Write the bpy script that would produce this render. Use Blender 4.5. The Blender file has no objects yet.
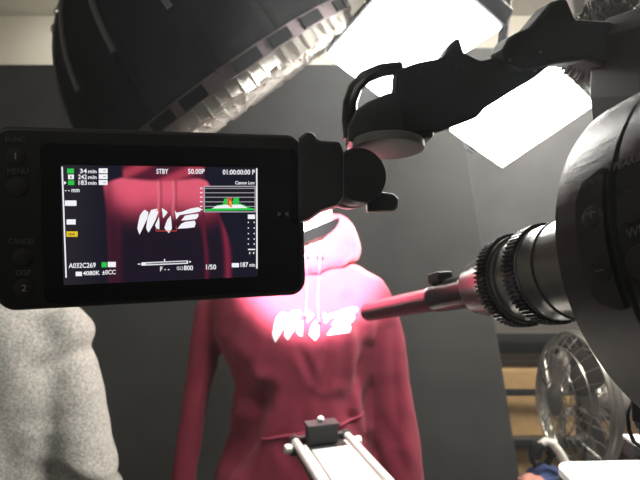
import bpy, bmesh, math, random
from mathutils import Vector, Matrix, noise
from mathutils.bvhtree import BVHTree
random.seed(7)
SC = bpy.context.scene
COL = SC.collection
V = Vector
ZC = 1.5          # height of the viewer's eye above the floor
FPX = 500.0       # focal length in pixels of a 640 px wide frame

# ------------------------------------------------------------------ camera
cam = bpy.data.cameras.new('viewer_camera')
cam.sensor_width = 36.0
cam.lens = 36.0 * FPX / 640.0
cam.clip_start = 0.01
cam_ob = bpy.data.objects.new('viewer_camera', cam)
COL.objects.link(cam_ob)
cam_ob.location = (0, 0, ZC)
cam_ob.rotation_euler = (math.pi / 2, 0, 0)
cam.dof.use_dof = True
cam.dof.focus_distance = 0.26
cam.dof.aperture_fstop = 17.0
SC.camera = cam_ob

# ------------------------------------------------------------------ world, room and added lamps, exposure
world = bpy.data.worlds.new('studio_air')
SC.world = world
world.use_nodes = True
bg = world.node_tree.nodes['Background']
bg.inputs[0].default_value = (0.9, 0.95, 1.0, 1)
bg.inputs[1].default_value = 0.03
# thin scatter added to the air, standing in for veiling lens glare
glare_haze = world.node_tree.nodes.new('ShaderNodeVolumeScatter')
glare_haze.inputs['Color'].default_value = (0.93, 0.97, 1.0, 1)
glare_haze.inputs['Density'].default_value = 0.025
glare_haze.inputs['Anisotropy'].default_value = 0.6
world.node_tree.links.new(glare_haze.outputs[0], world.node_tree.nodes['World Output'].inputs['Volume'])

def area_lamp(name, loc, target, size, power, colour):
    l = bpy.data.lights.new(name, 'AREA')
    l.shape = 'RECTANGLE'
    l.size, l.size_y = size
    l.energy = power
    l.color = colour
    o = bpy.data.objects.new(name, l)
    COL.objects.link(o)
    o.location = loc
    o.rotation_euler = (V(target) - V(loc)).to_track_quat('-Z', 'Y').to_euler()
    return o

area_lamp('ceiling_room_light', (-0.9, -0.9, 2.68), (-0.7, 0.2, 0), (1.2, 0.6), 5, (1.0, 0.95, 0.84))
area_lamp('ceiling_back_light', (-0.6, 2.5, 2.7), (-0.6, 2.9, 1.9), (2.0, 0.3), 9, (1.0, 0.95, 0.84))

def spot_lamp(name, loc, target, power, angle, blend, radius, colour):
    l = bpy.data.lights.new(name, 'SPOT')
    l.energy = power
    l.spot_size = math.radians(angle)
    l.spot_blend = blend
    l.shadow_soft_size = radius
    l.color = colour
    o = bpy.data.objects.new(name, l)
    COL.objects.link(o)
    o.location = loc
    o.rotation_euler = (V(target) - V(loc)).to_track_quat('-Z', 'Y').to_euler()
    return o

area_lamp('added_corner_fill', (1.5, 1.3, 2.7), (1.1, 2.0, 0.8), (0.6, 0.4), 75, (1.0, 0.93, 0.82))  # unseen lamp added to brighten the rack and fan
spot_lamp('added_chest_spot', (-0.02, 0.02, 1.98), (-0.020, 1.05, 1.478), 1500, 17.5, 0.55, 0.02, (1.0, 0.96, 0.92))  # added out of frame to make the hot patch on the hoodie chest

SC.view_settings.view_transform = 'Standard'
SC.view_settings.look = 'None'
SC.view_settings.gamma = 1.0
SC.view_settings.use_curve_mapping = False
SC.view_settings.exposure = 0.0
SC.cycles.use_denoising = True
SC.cycles.max_bounces = 8

# ------------------------------------------------------------------ helpers
def P(u, v, d):
    """world point seen at frame pixel (u, v) at depth d"""
    return V(((u - 320) / FPX * d, d, ZC + (240 - v) / FPX * d))

def mat(name, base, rough=0.5, metal=0.0, noise_amt=0.0, noise_scale=60.0, bump=0.0, bump_scale=200.0,
        sheen=0.0, spec=0.5, emit=None, strength=0.0, col2=None, coat=0.0, bump_dist=0.001, sss=0.0):
    m = bpy.data.materials.new(name)
    m.use_nodes = True
    nt = m.node_tree
    b = nt.nodes['Principled BSDF']
    b.inputs['Base Color'].default_value = (*base, 1)
    b.inputs['Roughness'].default_value = rough
    b.inputs['Metallic'].default_value = metal
    b.inputs['Specular IOR Level'].default_value = spec
    b.inputs['Sheen Weight'].default_value = sheen
    b.inputs['Coat Weight'].default_value = coat
    if sss:
        b.inputs['Subsurface Weight'].default_value = sss
        b.inputs['Subsurface Radius'].default_value = (0.01, 0.004, 0.002)
    if emit is not None:
        b.inputs['Emission Color'].default_value = (*emit, 1)
        b.inputs['Emission Strength'].default_value = strength
    tc = nt.nodes.new('ShaderNodeTexCoord')
    if noise_amt > 0 or col2 is not None:
        n = nt.nodes.new('ShaderNodeTexNoise')
        n.inputs['Scale'].default_value = noise_scale
        n.inputs['Detail'].default_value = 5
        nt.links.new(tc.outputs['Object'], n.inputs['Vector'])
        r = nt.nodes.new('ShaderNodeValToRGB')
        c2 = col2 if col2 is not None else tuple(max(0, c * (1 - noise_amt)) for c in base)
        r.color_ramp.elements[0].position = 0.35
        r.color_ramp.elements[1].position = 0.65
        r.color_ramp.elements[0].color = (*c2, 1)
        r.color_ramp.elements[1].color = (*base, 1)
        nt.links.new(n.outputs['Fac'], r.inputs['Fac'])
        nt.links.new(r.outputs['Color'], b.inputs['Base Color'])
    if bump > 0:
        n2 = nt.nodes.new('ShaderNodeTexNoise')
        n2.inputs['Scale'].default_value = bump_scale
        n2.inputs['Detail'].default_value = 4
        nt.links.new(tc.outputs['Object'], n2.inputs['Vector'])
        bp = nt.nodes.new('ShaderNodeBump')
        bp.inputs['Strength'].default_value = bump
        bp.inputs['Distance'].default_value = bump_dist
        nt.links.new(n2.outputs['Fac'], bp.inputs['Height'])
        nt.links.new(bp.outputs['Normal'], b.inputs['Normal'])
    return m

def emission(name, col, strength):
    m = bpy.data.materials.new(name)
    m.use_nodes = True
    nt = m.node_tree
    nt.nodes.clear()
    e = nt.nodes.new('ShaderNodeEmission')
    e.inputs[0].default_value = (*col, 1)
    e.inputs[1].default_value = strength
    o = nt.nodes.new('ShaderNodeOutputMaterial')
    nt.links.new(e.outputs[0], o.inputs[0])
    return m

class G:
    """collects faces in world coordinates"""
    def __init__(self):
        self.v, self.f = [], []
    def add(self, verts, faces):
        k = len(self.v)
        self.v += [V(p) for p in verts]
        self.f += [tuple(i + k for i in f) for f in faces]
        return self
    def box(self, c, s, R=None):
        c = V(c)
        vs = []
        for x in (-.5, .5):
            for y in (-.5, .5):
                for z in (-.5, .5):
                    p = V((x * s[0], y * s[1], z * s[2]))
                    if R is not None:
                        p = R @ p
                    vs.append(c + p)
        return self.add(vs, [(0, 1, 3, 2), (4, 6, 7, 5), (0, 4, 5, 1), (2, 3, 7, 6), (0, 2, 6, 4), (1, 5, 7, 3)])
    def prism(self, poly, vec):
        n = len(poly)
        vec = V(vec)
        a = [V(p) for p in poly]
        return self.add(a + [p + vec for p in a],
                        [tuple(range(n)), tuple(range(2 * n - 1, n - 1, -1))] +
                        [(i, (i + 1) % n, n + (i + 1) % n, n + i) for i in range(n)])
    def tube(self, path, r, n=10, caps=True, sy=1.0):
        path = [V(p) for p in path]
        rs = r if isinstance(r, (list, tuple)) else [r] * len(path)
        up = None
        vs, fs = [], []
        for i, p in enumerate(path):
            t = (path[min(i + 1, len(path) - 1)] - path[max(i - 1, 0)]).normalized()
            if up is None:
                up = t.orthogonal().normalized()
            up = (up - t * up.dot(t)).normalized()
            b = t.cross(up)
            for k in range(n):
                a = 2 * math.pi * k / n
                vs.append(p + rs[i] * (math.cos(a) * up + sy * math.sin(a) * b))
        for i in range(len(path) - 1):
            for k in range(n):
                fs.append((i * n + k, i * n + (k + 1) % n, (i + 1) * n + (k + 1) % n, (i + 1) * n + k))
        if caps:
            fs.append(tuple(range(n))[::-1])
            fs.append(tuple((len(path) - 1) * n + k for k in range(n)))
        return self.add(vs, fs)
    def lathe(self, prof, o, ax, n=48, caps=True):
        """prof: list of (axial, radius) from o along ax"""
        o, ax = V(o), V(ax).normalized()
        e1 = ax.orthogonal().normalized()
        e2 = ax.cross(e1)
        vs, fs = [], []
        for a, r in prof:
            for k in range(n):
                t = 2 * math.pi * k / n
                vs.append(o + ax * a + r * (math.cos(t) * e1 + math.sin(t) * e2))
        m = len(prof)
        for i in range(m - 1):
            for k in range(n):
                fs.append((i * n + k, i * n + (k + 1) % n, (i + 1) * n + (k + 1) % n, (i + 1) * n + k))
        if caps:
            fs.append(tuple(range(n))[::-1])
            fs.append(tuple((m - 1) * n + k for k in range(n)))
        return self.add(vs, fs)
    def gear(self, o, ax, a0, a1, r0, r1, teeth):
        o, ax = V(o), V(ax).normalized()
        e1 = ax.orthogonal().normalized()
        e2 = ax.cross(e1)
        ring = []
        for k in range(teeth):
            for j, r in ((0, r0), (.28, r1), (.55, r1), (.83, r0)):
                t = 2 * math.pi * (k + j) / teeth
                ring.append(r * (math.cos(t) * e1 + math.sin(t) * e2))
        n = len(ring)
        vs = [o + ax * a0 + p for p in ring] + [o + ax * a1 + p for p in ring]
        fs = [(i, (i + 1) % n, n + (i + 1) % n, n + i) for i in range(n)]
        vs += [o + ax * a0, o + ax * a1]
        fs += [(2 * n, (i + 1) % n, i) for i in range(n)] + [(2 * n + 1, n + i, n + (i + 1) % n) for i in range(n)]
        return self.add(vs, fs)
    def sections(self, secs, n=40):
        """secs: (centre, half x, half y, z-exponent) stacked ellipses given by vectors"""
        vs, fs = [], []
        for c, ex, ey, p in secs:
            c, ex, ey = V(c), V(ex), V(ey)
            for k in range(n):
                t = 2 * math.pi * k / n
                cs, sn = math.cos(t), math.sin(t)
                vs.append(c + ex * math.copysign(abs(cs) ** p, cs) + ey * math.copysign(abs(sn) ** p, sn))
        m = len(secs)
        for i in range(m - 1):
            for k in range(n):
                fs.append((i * n + k, i * n + (k + 1) % n, (i + 1) * n + (k + 1) % n, (i + 1) * n + k))
        fs.append(tuple(range(n))[::-1])
        fs.append(tuple((m - 1) * n + k for k in range(n)))
        return self.add(vs, fs)
    def ball(self, c, r, seg=20, rings=12, R=None):
        c = V(c)
        r = (r, r, r) if isinstance(r, (int, float)) else r
        vs, fs = [], []
        for i in range(1, rings):
            ph = math.pi * i / rings
            for k in range(seg):
                t = 2 * math.pi * k / seg
                p = V((r[0] * math.sin(ph) * math.cos(t), r[1] * math.sin(ph) * math.sin(t), r[2] * math.cos(ph)))
                vs.append(c + (R @ p if R is not None else p))
        for s in (1, -1):
            p = V((0, 0, r[2] * s))
            vs.append(c + (R @ p if R is not None else p))
        t0 = len(vs) - 2
        for i in range(rings - 2):
            for k in range(seg):
                fs.append((i * seg + k, (i + 1) * seg + k, (i + 1) * seg + (k + 1) % seg, i * seg + (k + 1) % seg))
        for k in range(seg):
            fs.append((t0, k, (k + 1) % seg))
            fs.append((t0 + 1, (rings - 2) * seg + (k + 1) % seg, (rings - 2) * seg + k))
        return self.add(vs, fs)
    def mesh(self, name, recalc=True):
        me = bpy.data.meshes.new(name)
        me.from_pydata([tuple(p) for p in self.v], [], self.f)
        if recalc:
            b = bmesh.new()
            b.from_mesh(me)
            bmesh.ops.recalc_face_normals(b, faces=b.faces)
            b.to_mesh(me)
            b.free()
        return me

def origin_of(o):
    return V(o['_o']) if o is not None and '_o' in o else V((0, 0, 0))

def tag(o, label, cat, group=None, kind=None):
    if label: o['label'] = label
    if cat: o['category'] = cat
    if group: o['group'] = group
    if kind: o['kind'] = kind
    return o

def thing(name, loc, label, cat, group=None):
    o = bpy.data.objects.new(name, None)
    o.empty_display_size = 0.03
    COL.objects.link(o)
    o.location = loc
    o['_o'] = tuple(loc)
    return tag(o, label, cat, group)

def link_mesh(name, me, m, parent=None, smooth=35, loc=None, bevel=0, bseg=2, label=None):
    """me holds world coordinates; loc is the origin for a top-level mesh"""
    org = origin_of(parent) if parent is not None else V(loc if loc is not None else (0, 0, 0))
    me.transform(Matrix.Translation(-org))
    if m is not None:
        me.materials.append(m)
    o = bpy.data.objects.new(name, me)
    COL.objects.link(o)
    if parent is not None:
        o.parent = parent
        # nested parts share the thing's origin
    else:
        o.location = org
    o['_o'] = tuple(org)
    if smooth:
        for p in me.polygons:
            p.use_smooth = True
        me.set_sharp_from_angle(angle=math.radians(smooth))
    if bevel:
        b = o.modifiers.new('bevel', 'BEVEL')
        b.width = bevel
        b.segments = bseg
        b.limit_method = 'ANGLE'
        b.angle_limit = math.radians(40)
    if label:
        o['label'] = label
    return o

def part(name, g, m, parent, **k):
    return link_mesh(name, g.mesh(name), m, parent, **k)

def struct(name, g, m, parent=None, **k):
    o = link_mesh(name, g.mesh(name), m, parent, **k)
    if parent is None:
        o['kind'] = 'structure'
    return o

def remeshed(g, voxel, smooth_it=8, fac=0.5):
    me = g.mesh('tmp')
    o = bpy.data.objects.new('tmp', me)
    COL.objects.link(o)
    r = o.modifiers.new('r', 'REMESH')
    r.mode = 'VOXEL'
    r.voxel_size = voxel
    s = o.modifiers.new('s', 'SMOOTH')
    s.iterations = smooth_it
    s.factor = fac
    dg = bpy.context.evaluated_depsgraph_get()
    out = bpy.data.meshes.new_from_object(o.evaluated_get(dg))
    bpy.data.objects.remove(o)
    bpy.data.meshes.remove(me)
    return out

def text_data(s, bold=False):
    """flat triangles of a line of lettering, normalised to its own box 0..1 by 0..1"""
    cu = bpy.data.curves.new('txt', 'FONT')
    cu.body = s
    cu.resolution_u = 3
    if bold:
        cu.offset = 0.018
    o = bpy.data.objects.new('txt', cu)
    COL.objects.link(o)
    dg = bpy.context.evaluated_depsgraph_get()
    me = bpy.data.meshes.new_from_object(o.evaluated_get(dg))
    vs = [v.co.copy() for v in me.vertices]
    fs = [tuple(p.vertices) for p in me.polygons]
    bpy.data.objects.remove(o)
    bpy.data.curves.remove(cu)
    bpy.data.meshes.remove(me)
    x0, x1 = min(v.x for v in vs), max(v.x for v in vs)
    y0, y1 = min(v.y for v in vs), max(v.y for v in vs)
    return [((v.x - x0) / max(x1 - x0, 1e-6), (v.y - y0) / max(y1 - y0, 1e-6)) for v in vs], fs

# ------------------------------------------------------------------ materials
M = {}
M['black_plastic'] = mat('black_plastic', (0.018, 0.019, 0.021), 0.42, bump=0.25, bump_scale=1800, bump_dist=0.0003)
M['monitor_shell'] = mat('monitor_shell', (0.012, 0.013, 0.014), 0.5, bump=0.2, bump_scale=2500, bump_dist=0.0002)
M['crackle_black'] = mat('crackle_black', (0.02, 0.021, 0.023), 0.24, bump=1.0, bump_scale=3000, bump_dist=0.0010, spec=0.6)
M['handle_plastic'] = mat('handle_plastic', (0.016, 0.017, 0.019), 0.7, bump=0.25, bump_scale=1800, bump_dist=0.0003, spec=0.2)
M['rubber'] = mat('rubber', (0.02, 0.02, 0.021), 0.7)
M['lens_black'] = mat('lens_black', (0.03, 0.03, 0.032), 0.22, metal=0.6)
M['lens_grey'] = mat('lens_grey', (0.16, 0.155, 0.15), 0.28, metal=0.9)
M['glass_black'] = mat('glass_black', (0.004, 0.004, 0.005), 0.12, coat=0.3)
M['chrome'] = mat('chrome', (0.75, 0.75, 0.73), 0.2, metal=1.0)
M['faint_print'] = mat('faint_print', (0.14, 0.14, 0.145), 0.6)
M['pale_print'] = mat('pale_print', (0.35, 0.35, 0.36), 0.6)
M['aluminium'] = mat('aluminium', (0.86, 0.85, 0.80), 0.42, metal=0.35, noise_amt=0.05, noise_scale=30)
M['white_plate'] = mat('white_plate', (0.88, 0.88, 0.86), 0.45)
M['softbox_cloth'] = mat('softbox_cloth', (0.003, 0.0032, 0.0036), 0.9, bump=0.3, bump_scale=900, bump_dist=0.0006, spec=0.08)
M['rod_pocket'] = mat('rod_pocket', (0.10, 0.10, 0.105), 0.55, bump=0.4, bump_scale=1200, bump_dist=0.0006)
M['silver_lining'] = mat('silver_lining', (0.72, 0.70, 0.68), 0.3, metal=0.8, bump=0.4, bump_scale=120)
M['mauve_lip'] = mat('mauve_lip', (0.085, 0.062, 0.066), 0.8)
M['grid_cloth'] = mat('grid_cloth', (0.42, 0.40, 0.36), 0.4, bump=0.3, bump_scale=300)
M['maroon'] = mat('maroon_fleece', (0.27, 0.020, 0.050), 0.92, noise_amt=0.18, noise_scale=240, bump=0.5, bump_scale=900,
                  bump_dist=0.0012, sheen=0.08)
M['maroon_rib'] = mat('maroon_rib', (0.27, 0.018, 0.06), 0.92, bump=0.5, bump_scale=500, sheen=0.2)
M['cord_pink'] = mat('cord_maroon', (0.36, 0.04, 0.09), 0.85, bump=0.5, bump_scale=800)
M['print_white'] = mat('print_white', (0.86, 0.85, 0.85), 0.6)
M['mannequin_white'] = mat('mannequin_white', (0.75, 0.73, 0.68), 0.45)
M['black_cloth'] = mat('black_cloth', (0.004, 0.004, 0.0045), 0.95, spec=0.1)
M['grey_print'] = mat('grey_print', (0.11, 0.11, 0.112), 0.7)  # dark grey lettering of the camera body
M['disc_grey'] = mat('disc_grey', (0.16, 0.16, 0.16), 0.55)
M['heather'] = mat('heather_grey', (0.48, 0.47, 0.43), 0.95, col2=(0.25, 0.245, 0.225), noise_scale=250, bump=0.6,
                   bump_scale=420, bump_dist=0.0018, sheen=0.2)
M['skin'] = mat('skin', (0.62, 0.40, 0.30), 0.55, sss=0.1, bump=0.1, bump_scale=400)
M['hair'] = mat('hair_brown', (0.05, 0.032, 0.02), 0.55, bump=0.8, bump_scale=180, bump_dist=0.003)
M['denim'] = mat('denim', (0.05, 0.07, 0.12), 0.9, noise_amt=0.3, noise_scale=300)
M['backdrop'] = mat('backdrop_grey', (0.076, 0.080, 0.079), 0.62, noise_amt=0.22, noise_scale=5, bump=0.15, bump_scale=60)
M['backdrop2'] = mat('board_grey', (0.085, 0.088, 0.09), 0.7, noise_amt=0.2, noise_scale=6)
M['cream'] = mat('cream_paint', (0.72, 0.69, 0.61), 0.8, noise_amt=0.04, noise_scale=4, bump=0.1, bump_scale=80)
M['ceiling'] = mat('ceiling_paint', (0.7, 0.68, 0.63), 0.85, noise_amt=0.03, noise_scale=5)
M['floor'] = mat('floor_vinyl', (0.13, 0.125, 0.12), 0.55, noise_amt=0.25, noise_scale=8)
M['cardboard'] = mat('cardboard', (0.52, 0.34, 0.16), 0.85, noise_amt=0.12, noise_scale=25, bump=0.15, bump_scale=120)
M['brown_box'] = mat('brown_card', (0.20, 0.12, 0.06), 0.85, noise_amt=0.2, noise_scale=20)
M['tape'] = mat('parcel_tape', (0.40, 0.24, 0.10), 0.3)
M['shelf_metal'] = mat('shelf_metal', (0.03, 0.03, 0.032), 0.5, metal=0.3)
M['wood_board'] = mat('shelf_board', (0.06, 0.055, 0.05), 0.7, noise_amt=0.3, noise_scale=15)
M['fan_wire'] = mat('fan_wire', (0.55, 0.54, 0.50), 0.3, metal=0.85)
M['fan_blade'] = mat('fan_blade', (0.18, 0.17, 0.16), 0.35)
M['blue_cloth'] = mat('blue_cloth', (0.06, 0.10, 0.25), 0.9, noise_amt=0.5, noise_scale=30, bump=0.5, bump_scale=60)
M['pink_cloth'] = mat('pink_cloth', (0.65, 0.30, 0.24), 0.9, noise_amt=0.3, noise_scale=40)
M['white_rubber'] = mat('white_rubber', (0.78, 0.76, 0.70), 0.5)
M['fur'] = mat('grey_fur', (0.10, 0.10, 0.10), 0.6, sheen=0.3)
M['led_face'] = emission('led_face', (1.0, 0.98, 0.93), 46.0)
M['blue_led'] = emission('blue_led', (0.08, 0.25, 1.0), 3.0)
M['ui_white'] = emission('ui_white', (0.95, 0.95, 1.0), 0.95)
M['ui_green'] = emission('ui_green', (0.03, 0.62, 0.08), 0.9)
M['ui_yellow'] = emission('ui_yellow', (0.85, 0.62, 0.03), 0.9)
M['ui_red'] = emission('ui_red', (0.85, 0.08, 0.05), 0.8)
M['ui_orange'] = emission('ui_orange', (0.95, 0.4, 0.05), 0.9)
M['ui_dark'] = emission('ui_dark', (0.012, 0.011, 0.018), 1.0)
M['ui_grey'] = emission('ui_grey', (0.45, 0.42, 0.46), 0.9)

# ------------------------------------------------------------------ the setting
XL, XR, YB, YF, ZT = -2.2, 2.2, 2.9, -1.6, 2.8
struct('floor', G().box(((XL + XR) / 2, (YB + YF) / 2, -0.05), (XR - XL + .2, YB - YF + .2, 0.1)), M['floor'])
struct('ceiling', G().box(((XL + XR) / 2, (YB + YF) / 2, ZT + 0.05), (XR - XL + .2, YB - YF + .2, 0.1)), M['ceiling'])
struct('wall_back', G().box(((XL + XR) / 2, YB + 0.05, ZT / 2), (XR - XL + .2, 0.1, ZT)), M['cream'])
struct('wall_front', G().box(((XL + XR) / 2, YF - 0.05, ZT / 2), (XR - XL + .2, 0.1, ZT)), M['backdrop2'])
struct('wall_left', G().box((XL - 0.05, (YB + YF) / 2, ZT / 2), (0.1, YB - YF, ZT)), M['cream'])
struct('wall_right', G().box((XR + 0.05, (YB + YF) / 2, ZT / 2), (0.1, YB - YF, ZT)), M['backdrop2'])

# grey backdrop board behind the hoodie
bd = thing('backdrop_board', (-0.6, 2.06, 0), 'tall dark grey backdrop board standing behind the maroon hoodie', 'backdrop')
g = G()
g.prism([(-2.15, 2.05, 0.0), (0.905, 2.05, 0.0), (0.545, 2.05, 2.22), (-2.15, 2.05, 2.22)], (0, 0.03, 0))
part('board', g, M['backdrop'], bd, smooth=0, bevel=0.004)
part('foot', G().box((-1.9, 2.13, 0.03), (0.06, 0.10, 0.06)), M['shelf_metal'], bd, smooth=0)
part('foot', G().box((0.5, 2.13, 0.03), (0.06, 0.10, 0.06)), M['shelf_metal'], bd, smooth=0)
b2 = link_mesh('grey_panel', G().box((1.42, 2.62, 1.25), (1.5, 0.04, 2.5)).mesh('grey_panel'), M['backdrop2'], None, smooth=0,
               loc=(1.42, 2.62, 0), bevel=0.004)
tag(b2, 'charcoal panel standing against the wall behind the shelf', 'panel')

# ------------------------------------------------------------------ LED panel lights
def led_panel(name, ctr, n, f1, w, h, label, stand_to):
    n = V(n).normalized()
    f1 = V(f1).normalized()
    f2 = n.cross(f1).normalized()
    R = Matrix((f1, f2, n)).transposed()
    ctr = V(ctr)
    t = thing(name, ctr - n * 0.03, label, 'studio light', 'LED panel lights over the hoodie')
    hb = G()
    hb.box(ctr - n * 0.020, (w + .012, h + .012, 0.03), R)
    part('housing', hb, M['black_plastic'], t, smooth=0, bevel=0.004)
    part('diffuser', G().box(ctr + n * 0.0, (w, h, 0.006), R), M['led_face'], t, smooth=0)
    # yoke and hanging rod up to the ceiling
    for s in (-1, 1):
        part('yoke_arm', G().box(ctr - n * 0.05 + f2 * s * (h / 2 + .012), (0.02, 0.004, 0.09), R), M['shelf_metal'], t, smooth=0)
    part('yoke_bar', G().box(ctr - n * 0.097, (0.02, h + .03, 0.005), R), M['shelf_metal'], t, smooth=0)
    a = ctr - n * 0.097
    part('hanging_rod', G().tube([a, a + (V(stand_to) - a) * .35, V(stand_to)], 0.008, 10), M['shelf_metal'], t)
    return t

led_panel('led_panel_light', (0.12803, 0.80, ZC + 0.31423), (-0.46781, -0.2212, -0.8557), (-0.81559, -0.265, 0.51438),
          0.14875, 0.31264, 'large glowing LED panel light above the hoodie, nearest the black softbox', (0.35, 0.95, ZT))
led_panel('led_panel_light', (0.303, 0.75, ZC + 0.185), (0.16315, -0.54222, -0.82424), (-0.73572, -0.62349, 0.26453),
          0.150, 0.160, 'smaller glowing LED panel light just above the round cinema camera body', (0.45, 0.95, ZT))

# ------------------------------------------------------------------ softbox
def softbox():
    c = P(225, 91, 0.97)
    n = V((0.57, 0.25, -0.80)).normalized()
    R0, D = 0.278, 0.315
    e1 = V((0.814, 0, 0.581))
    e1 = (e1 - n * e1.dot(n)).normalized()
    e2 = n.cross(e1)
    t = thing('softbox', c - n * (D + .02), 'big black dome softbox with a silver grid, hanging upper left', 'softbox')
    NP = 16
    def pt(a, s, k=1.0):
        # s: 0 rim .. 1 apex
        r = R0 * math.sqrt(max(0.0, 1 - s * s)) if s < 1 else 0
        return c - n * (D * s) + k * r * (math.cos(a) * e1 + math.sin(a) * e2)
    ss = [0, .1, .2, .3, .4, .5, .6, .7, .78, .85, .91, .96]
    for i in range(NP):
        a0, a1 = 2 * math.pi * i / NP, 2 * math.pi * (i + 1) / NP
        g = G()
        m = 6
        vs = []
        for s in ss:
            for j in range(m + 1):
                f = j / m
                a = a0 + (a1 - a0) * f
                # panels sag between the rods
                vs.append(pt(a, s, 1 - 0.030 * (1 - (2 * f - 1) ** 2)))
        fs = [(q * (m + 1) + j, q * (m + 1) + j + 1, (q + 1) * (m + 1) + j + 1, (q + 1) * (m + 1) + j)
              for q in range(len(ss) - 1) for j in range(m)]
        g.add(vs, fs)
        o = part('cloth_panel', g, M['softbox_cloth'], t)
        o.data.materials.append(M['silver_lining'])
        so = o.modifiers.new('thick', 'SOLIDIFY')
        so.thickness = 0.003
        so.offset = 0
        # rod pocket along the seam, ending short of the rim
        path = []
        up0 = None
        g2 = G()
        sl = [0.34, .42, .5, .58, .66, .74, .82, .89, .95]
        vs, fs = [], []
        for s in sl:
            p = pt(a0, s)
            out = (p - (c - n * (D * s * .5))).normalized()
            tan = (-math.sin(a0) * e1 + math.cos(a0) * e2)
            for dx, dz in ((-.005, -.002), (-.004, .004), (.004, .004), (.005, -.002)):
                vs.append(p + tan * dx + out * dz)
        for q in range(len(sl) - 1):
            for j in range(4):
                fs.append((q * 4 + j, q * 4 + (j + 1) % 4, (q + 1) * 4 + (j + 1) % 4, (q + 1) * 4 + j))
        fs += [(0, 1, 2, 3), tuple(len(vs) - 4 + j for j in range(4))]
        g2.add(vs, fs)
        part('rod_pocket', g2, M['rod_pocket'], t, smooth=0)
    # lip of the front edge with dark hook-and-loop tabs
    g = G()
    n_ = 96
    vs, fs = [], []
    for ax, r in ((-.004, R0 * 1.004), (.018, R0 * 1.004), (.018, R0 * .985), (-.004, R0 * .985)):
        for k in range(n_):
            a = 2 * math.pi * k / n_
            vs.append(c + n * ax + r * (math.cos(a) * e1 + math.sin(a) * e2))
    for q in range(4):
        for k in range(n_):
            fs.append((q * n_ + k, q * n_ + (k + 1) % n_, ((q + 1) % 4) * n_ + (k + 1) % n_, ((q + 1) % 4) * n_ + k))
    g.add(vs, fs)
    lip = part('front_lip', g, M['mauve_lip'], t)
    for k in range(24):
        a = 2 * math.pi * (k + .5 + .15 * math.sin(k * 2.3)) / 24
        w = 0.014 + 0.010 * abs(math.sin(k * 1.7))
        rad = math.cos(a) * e1 + math.sin(a) * e2
        tan = -math.sin(a) * e1 + math.cos(a) * e2
        Rm = Matrix((tan, rad, n)).transposed()
        part('tab', G().box(c + n * .008 + rad * R0 * 1.006, (w * 2, .004, .017), Rm), M['black_cloth'], lip, smooth=0)
    # egg-crate grid
    g = G()
    step = 0.020
    m = int(R0 / step)
    for fam, (A, B) in enumerate(((e1, e2), (e2, e1))):
        for i in range(-m, m + 1):
            x = i * step
            L = math.sqrt(max(0, (R0 * .985) ** 2 - x * x))
            if L < .02:
                continue
            segs = max(2, int(2 * L / step))
            for s in range(segs):
                y0 = -L + 2 * L * s / segs
                y1 = -L + 2 * L * (s + 1) / segs
                w = .0012
                z0, z1 = .022, .040
                wob = .004 * math.sin(i * 1.3 + s * 1.9)
                vs = []
                for y in (y0, y1):
                    for dx in (-w, w):
                        for z in (z0 - .02, z1 + wob):
                            vs.append(c + A * (x + dx) + B * y + n * z)
                g.add(vs, [(0, 1, 3, 2), (4, 6, 7, 5), (0, 4, 5, 1), (2, 3, 7, 6), (0, 2, 6, 4), (1, 5, 7, 3)])
    gr = part('grid', g, M['grid_cloth'], t, smooth=0, label='silver fabric egg-crate grid')
    gr['kind'] = 'stuff'
    # speed ring and lamp head at the apex, hung from the ceiling
    part('speed_ring', G().lathe([(0, .08), (.02, .085), (.045, .08)], c - n * (D + .035), n, 32), M['shelf_metal'], t)
    part('lamp_head', G().lathe([(0, .05), (.02, .065), (.12, .07), (.2, .07)], c - n * (D + .23), n, 32), M['black_plastic'], t)
    a = c - n * (D + .15)
    part('hanging_rod', G().tube([a, V((a.x, a.y, ZT))], 0.012, 12), M['shelf_metal'], t)
    # chrome rod ends that glint on the left edge
    for s, aa in ((.74, 2.78), (.80, 2.75)):
        part('rod_end', G().ball(pt(aa, s, 1.01), (.007, .005, .010), 12, 8), M['chrome'], t)
softbox()

# ------------------------------------------------------------------ mannequin and hoodie
HD = 1.15
HS = FPX / HD
def hx(u): return (u - 320) / HS
def hz(v): return ZC + (240 - v) / HS
# the same for the front of the chest, which lies nearer
def fx(u): return (u - 320) / FPX * 1.04
def fz(v): return ZC + (240 - v) / FPX * 1.04

mq = thing('mannequin', (hx(300), HD, 0), 'pale headless mannequin torso on a pole inside the maroon hoodie', 'mannequin')
nx = hx(309)
g = G()
secs = []
for v, cx, wx, wy in ((205, 309, .052, .055), (225, 309, .054, .058), (250, 308, .062, .064), (262, 305, .10, .07), (285, 300, .125, .08),
                      (345, 300, .105, .08), (400, 302, .095, .075), (480, 300, .11, .08), (530, 298, .12, .085)):
    secs.append(((hx(cx), HD, hz(v)), (wx, 0, 0), (0, wy, 0), 1.0))
g.sections(secs)
part('torso', g, M['mannequin_white'], mq, smooth=60)
part('neck_cap', G().lathe([(0, .05), (.006, .052), (.012, .045)], (nx, HD, hz(205)), (0, 0, 1), 32), M['chrome'], mq)
part('pole', G().tube([(hx(298), HD, 0.02), (hx(298), HD, hz(520))], .016, 16), M['chrome'], mq)
part('base', G().lathe([(0, .17), (.012, .17), (.02, .15), (.024, .03)], (hx(298), HD, 0.0), (0, 0, 1), 40), M['shelf_metal'], mq)
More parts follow.
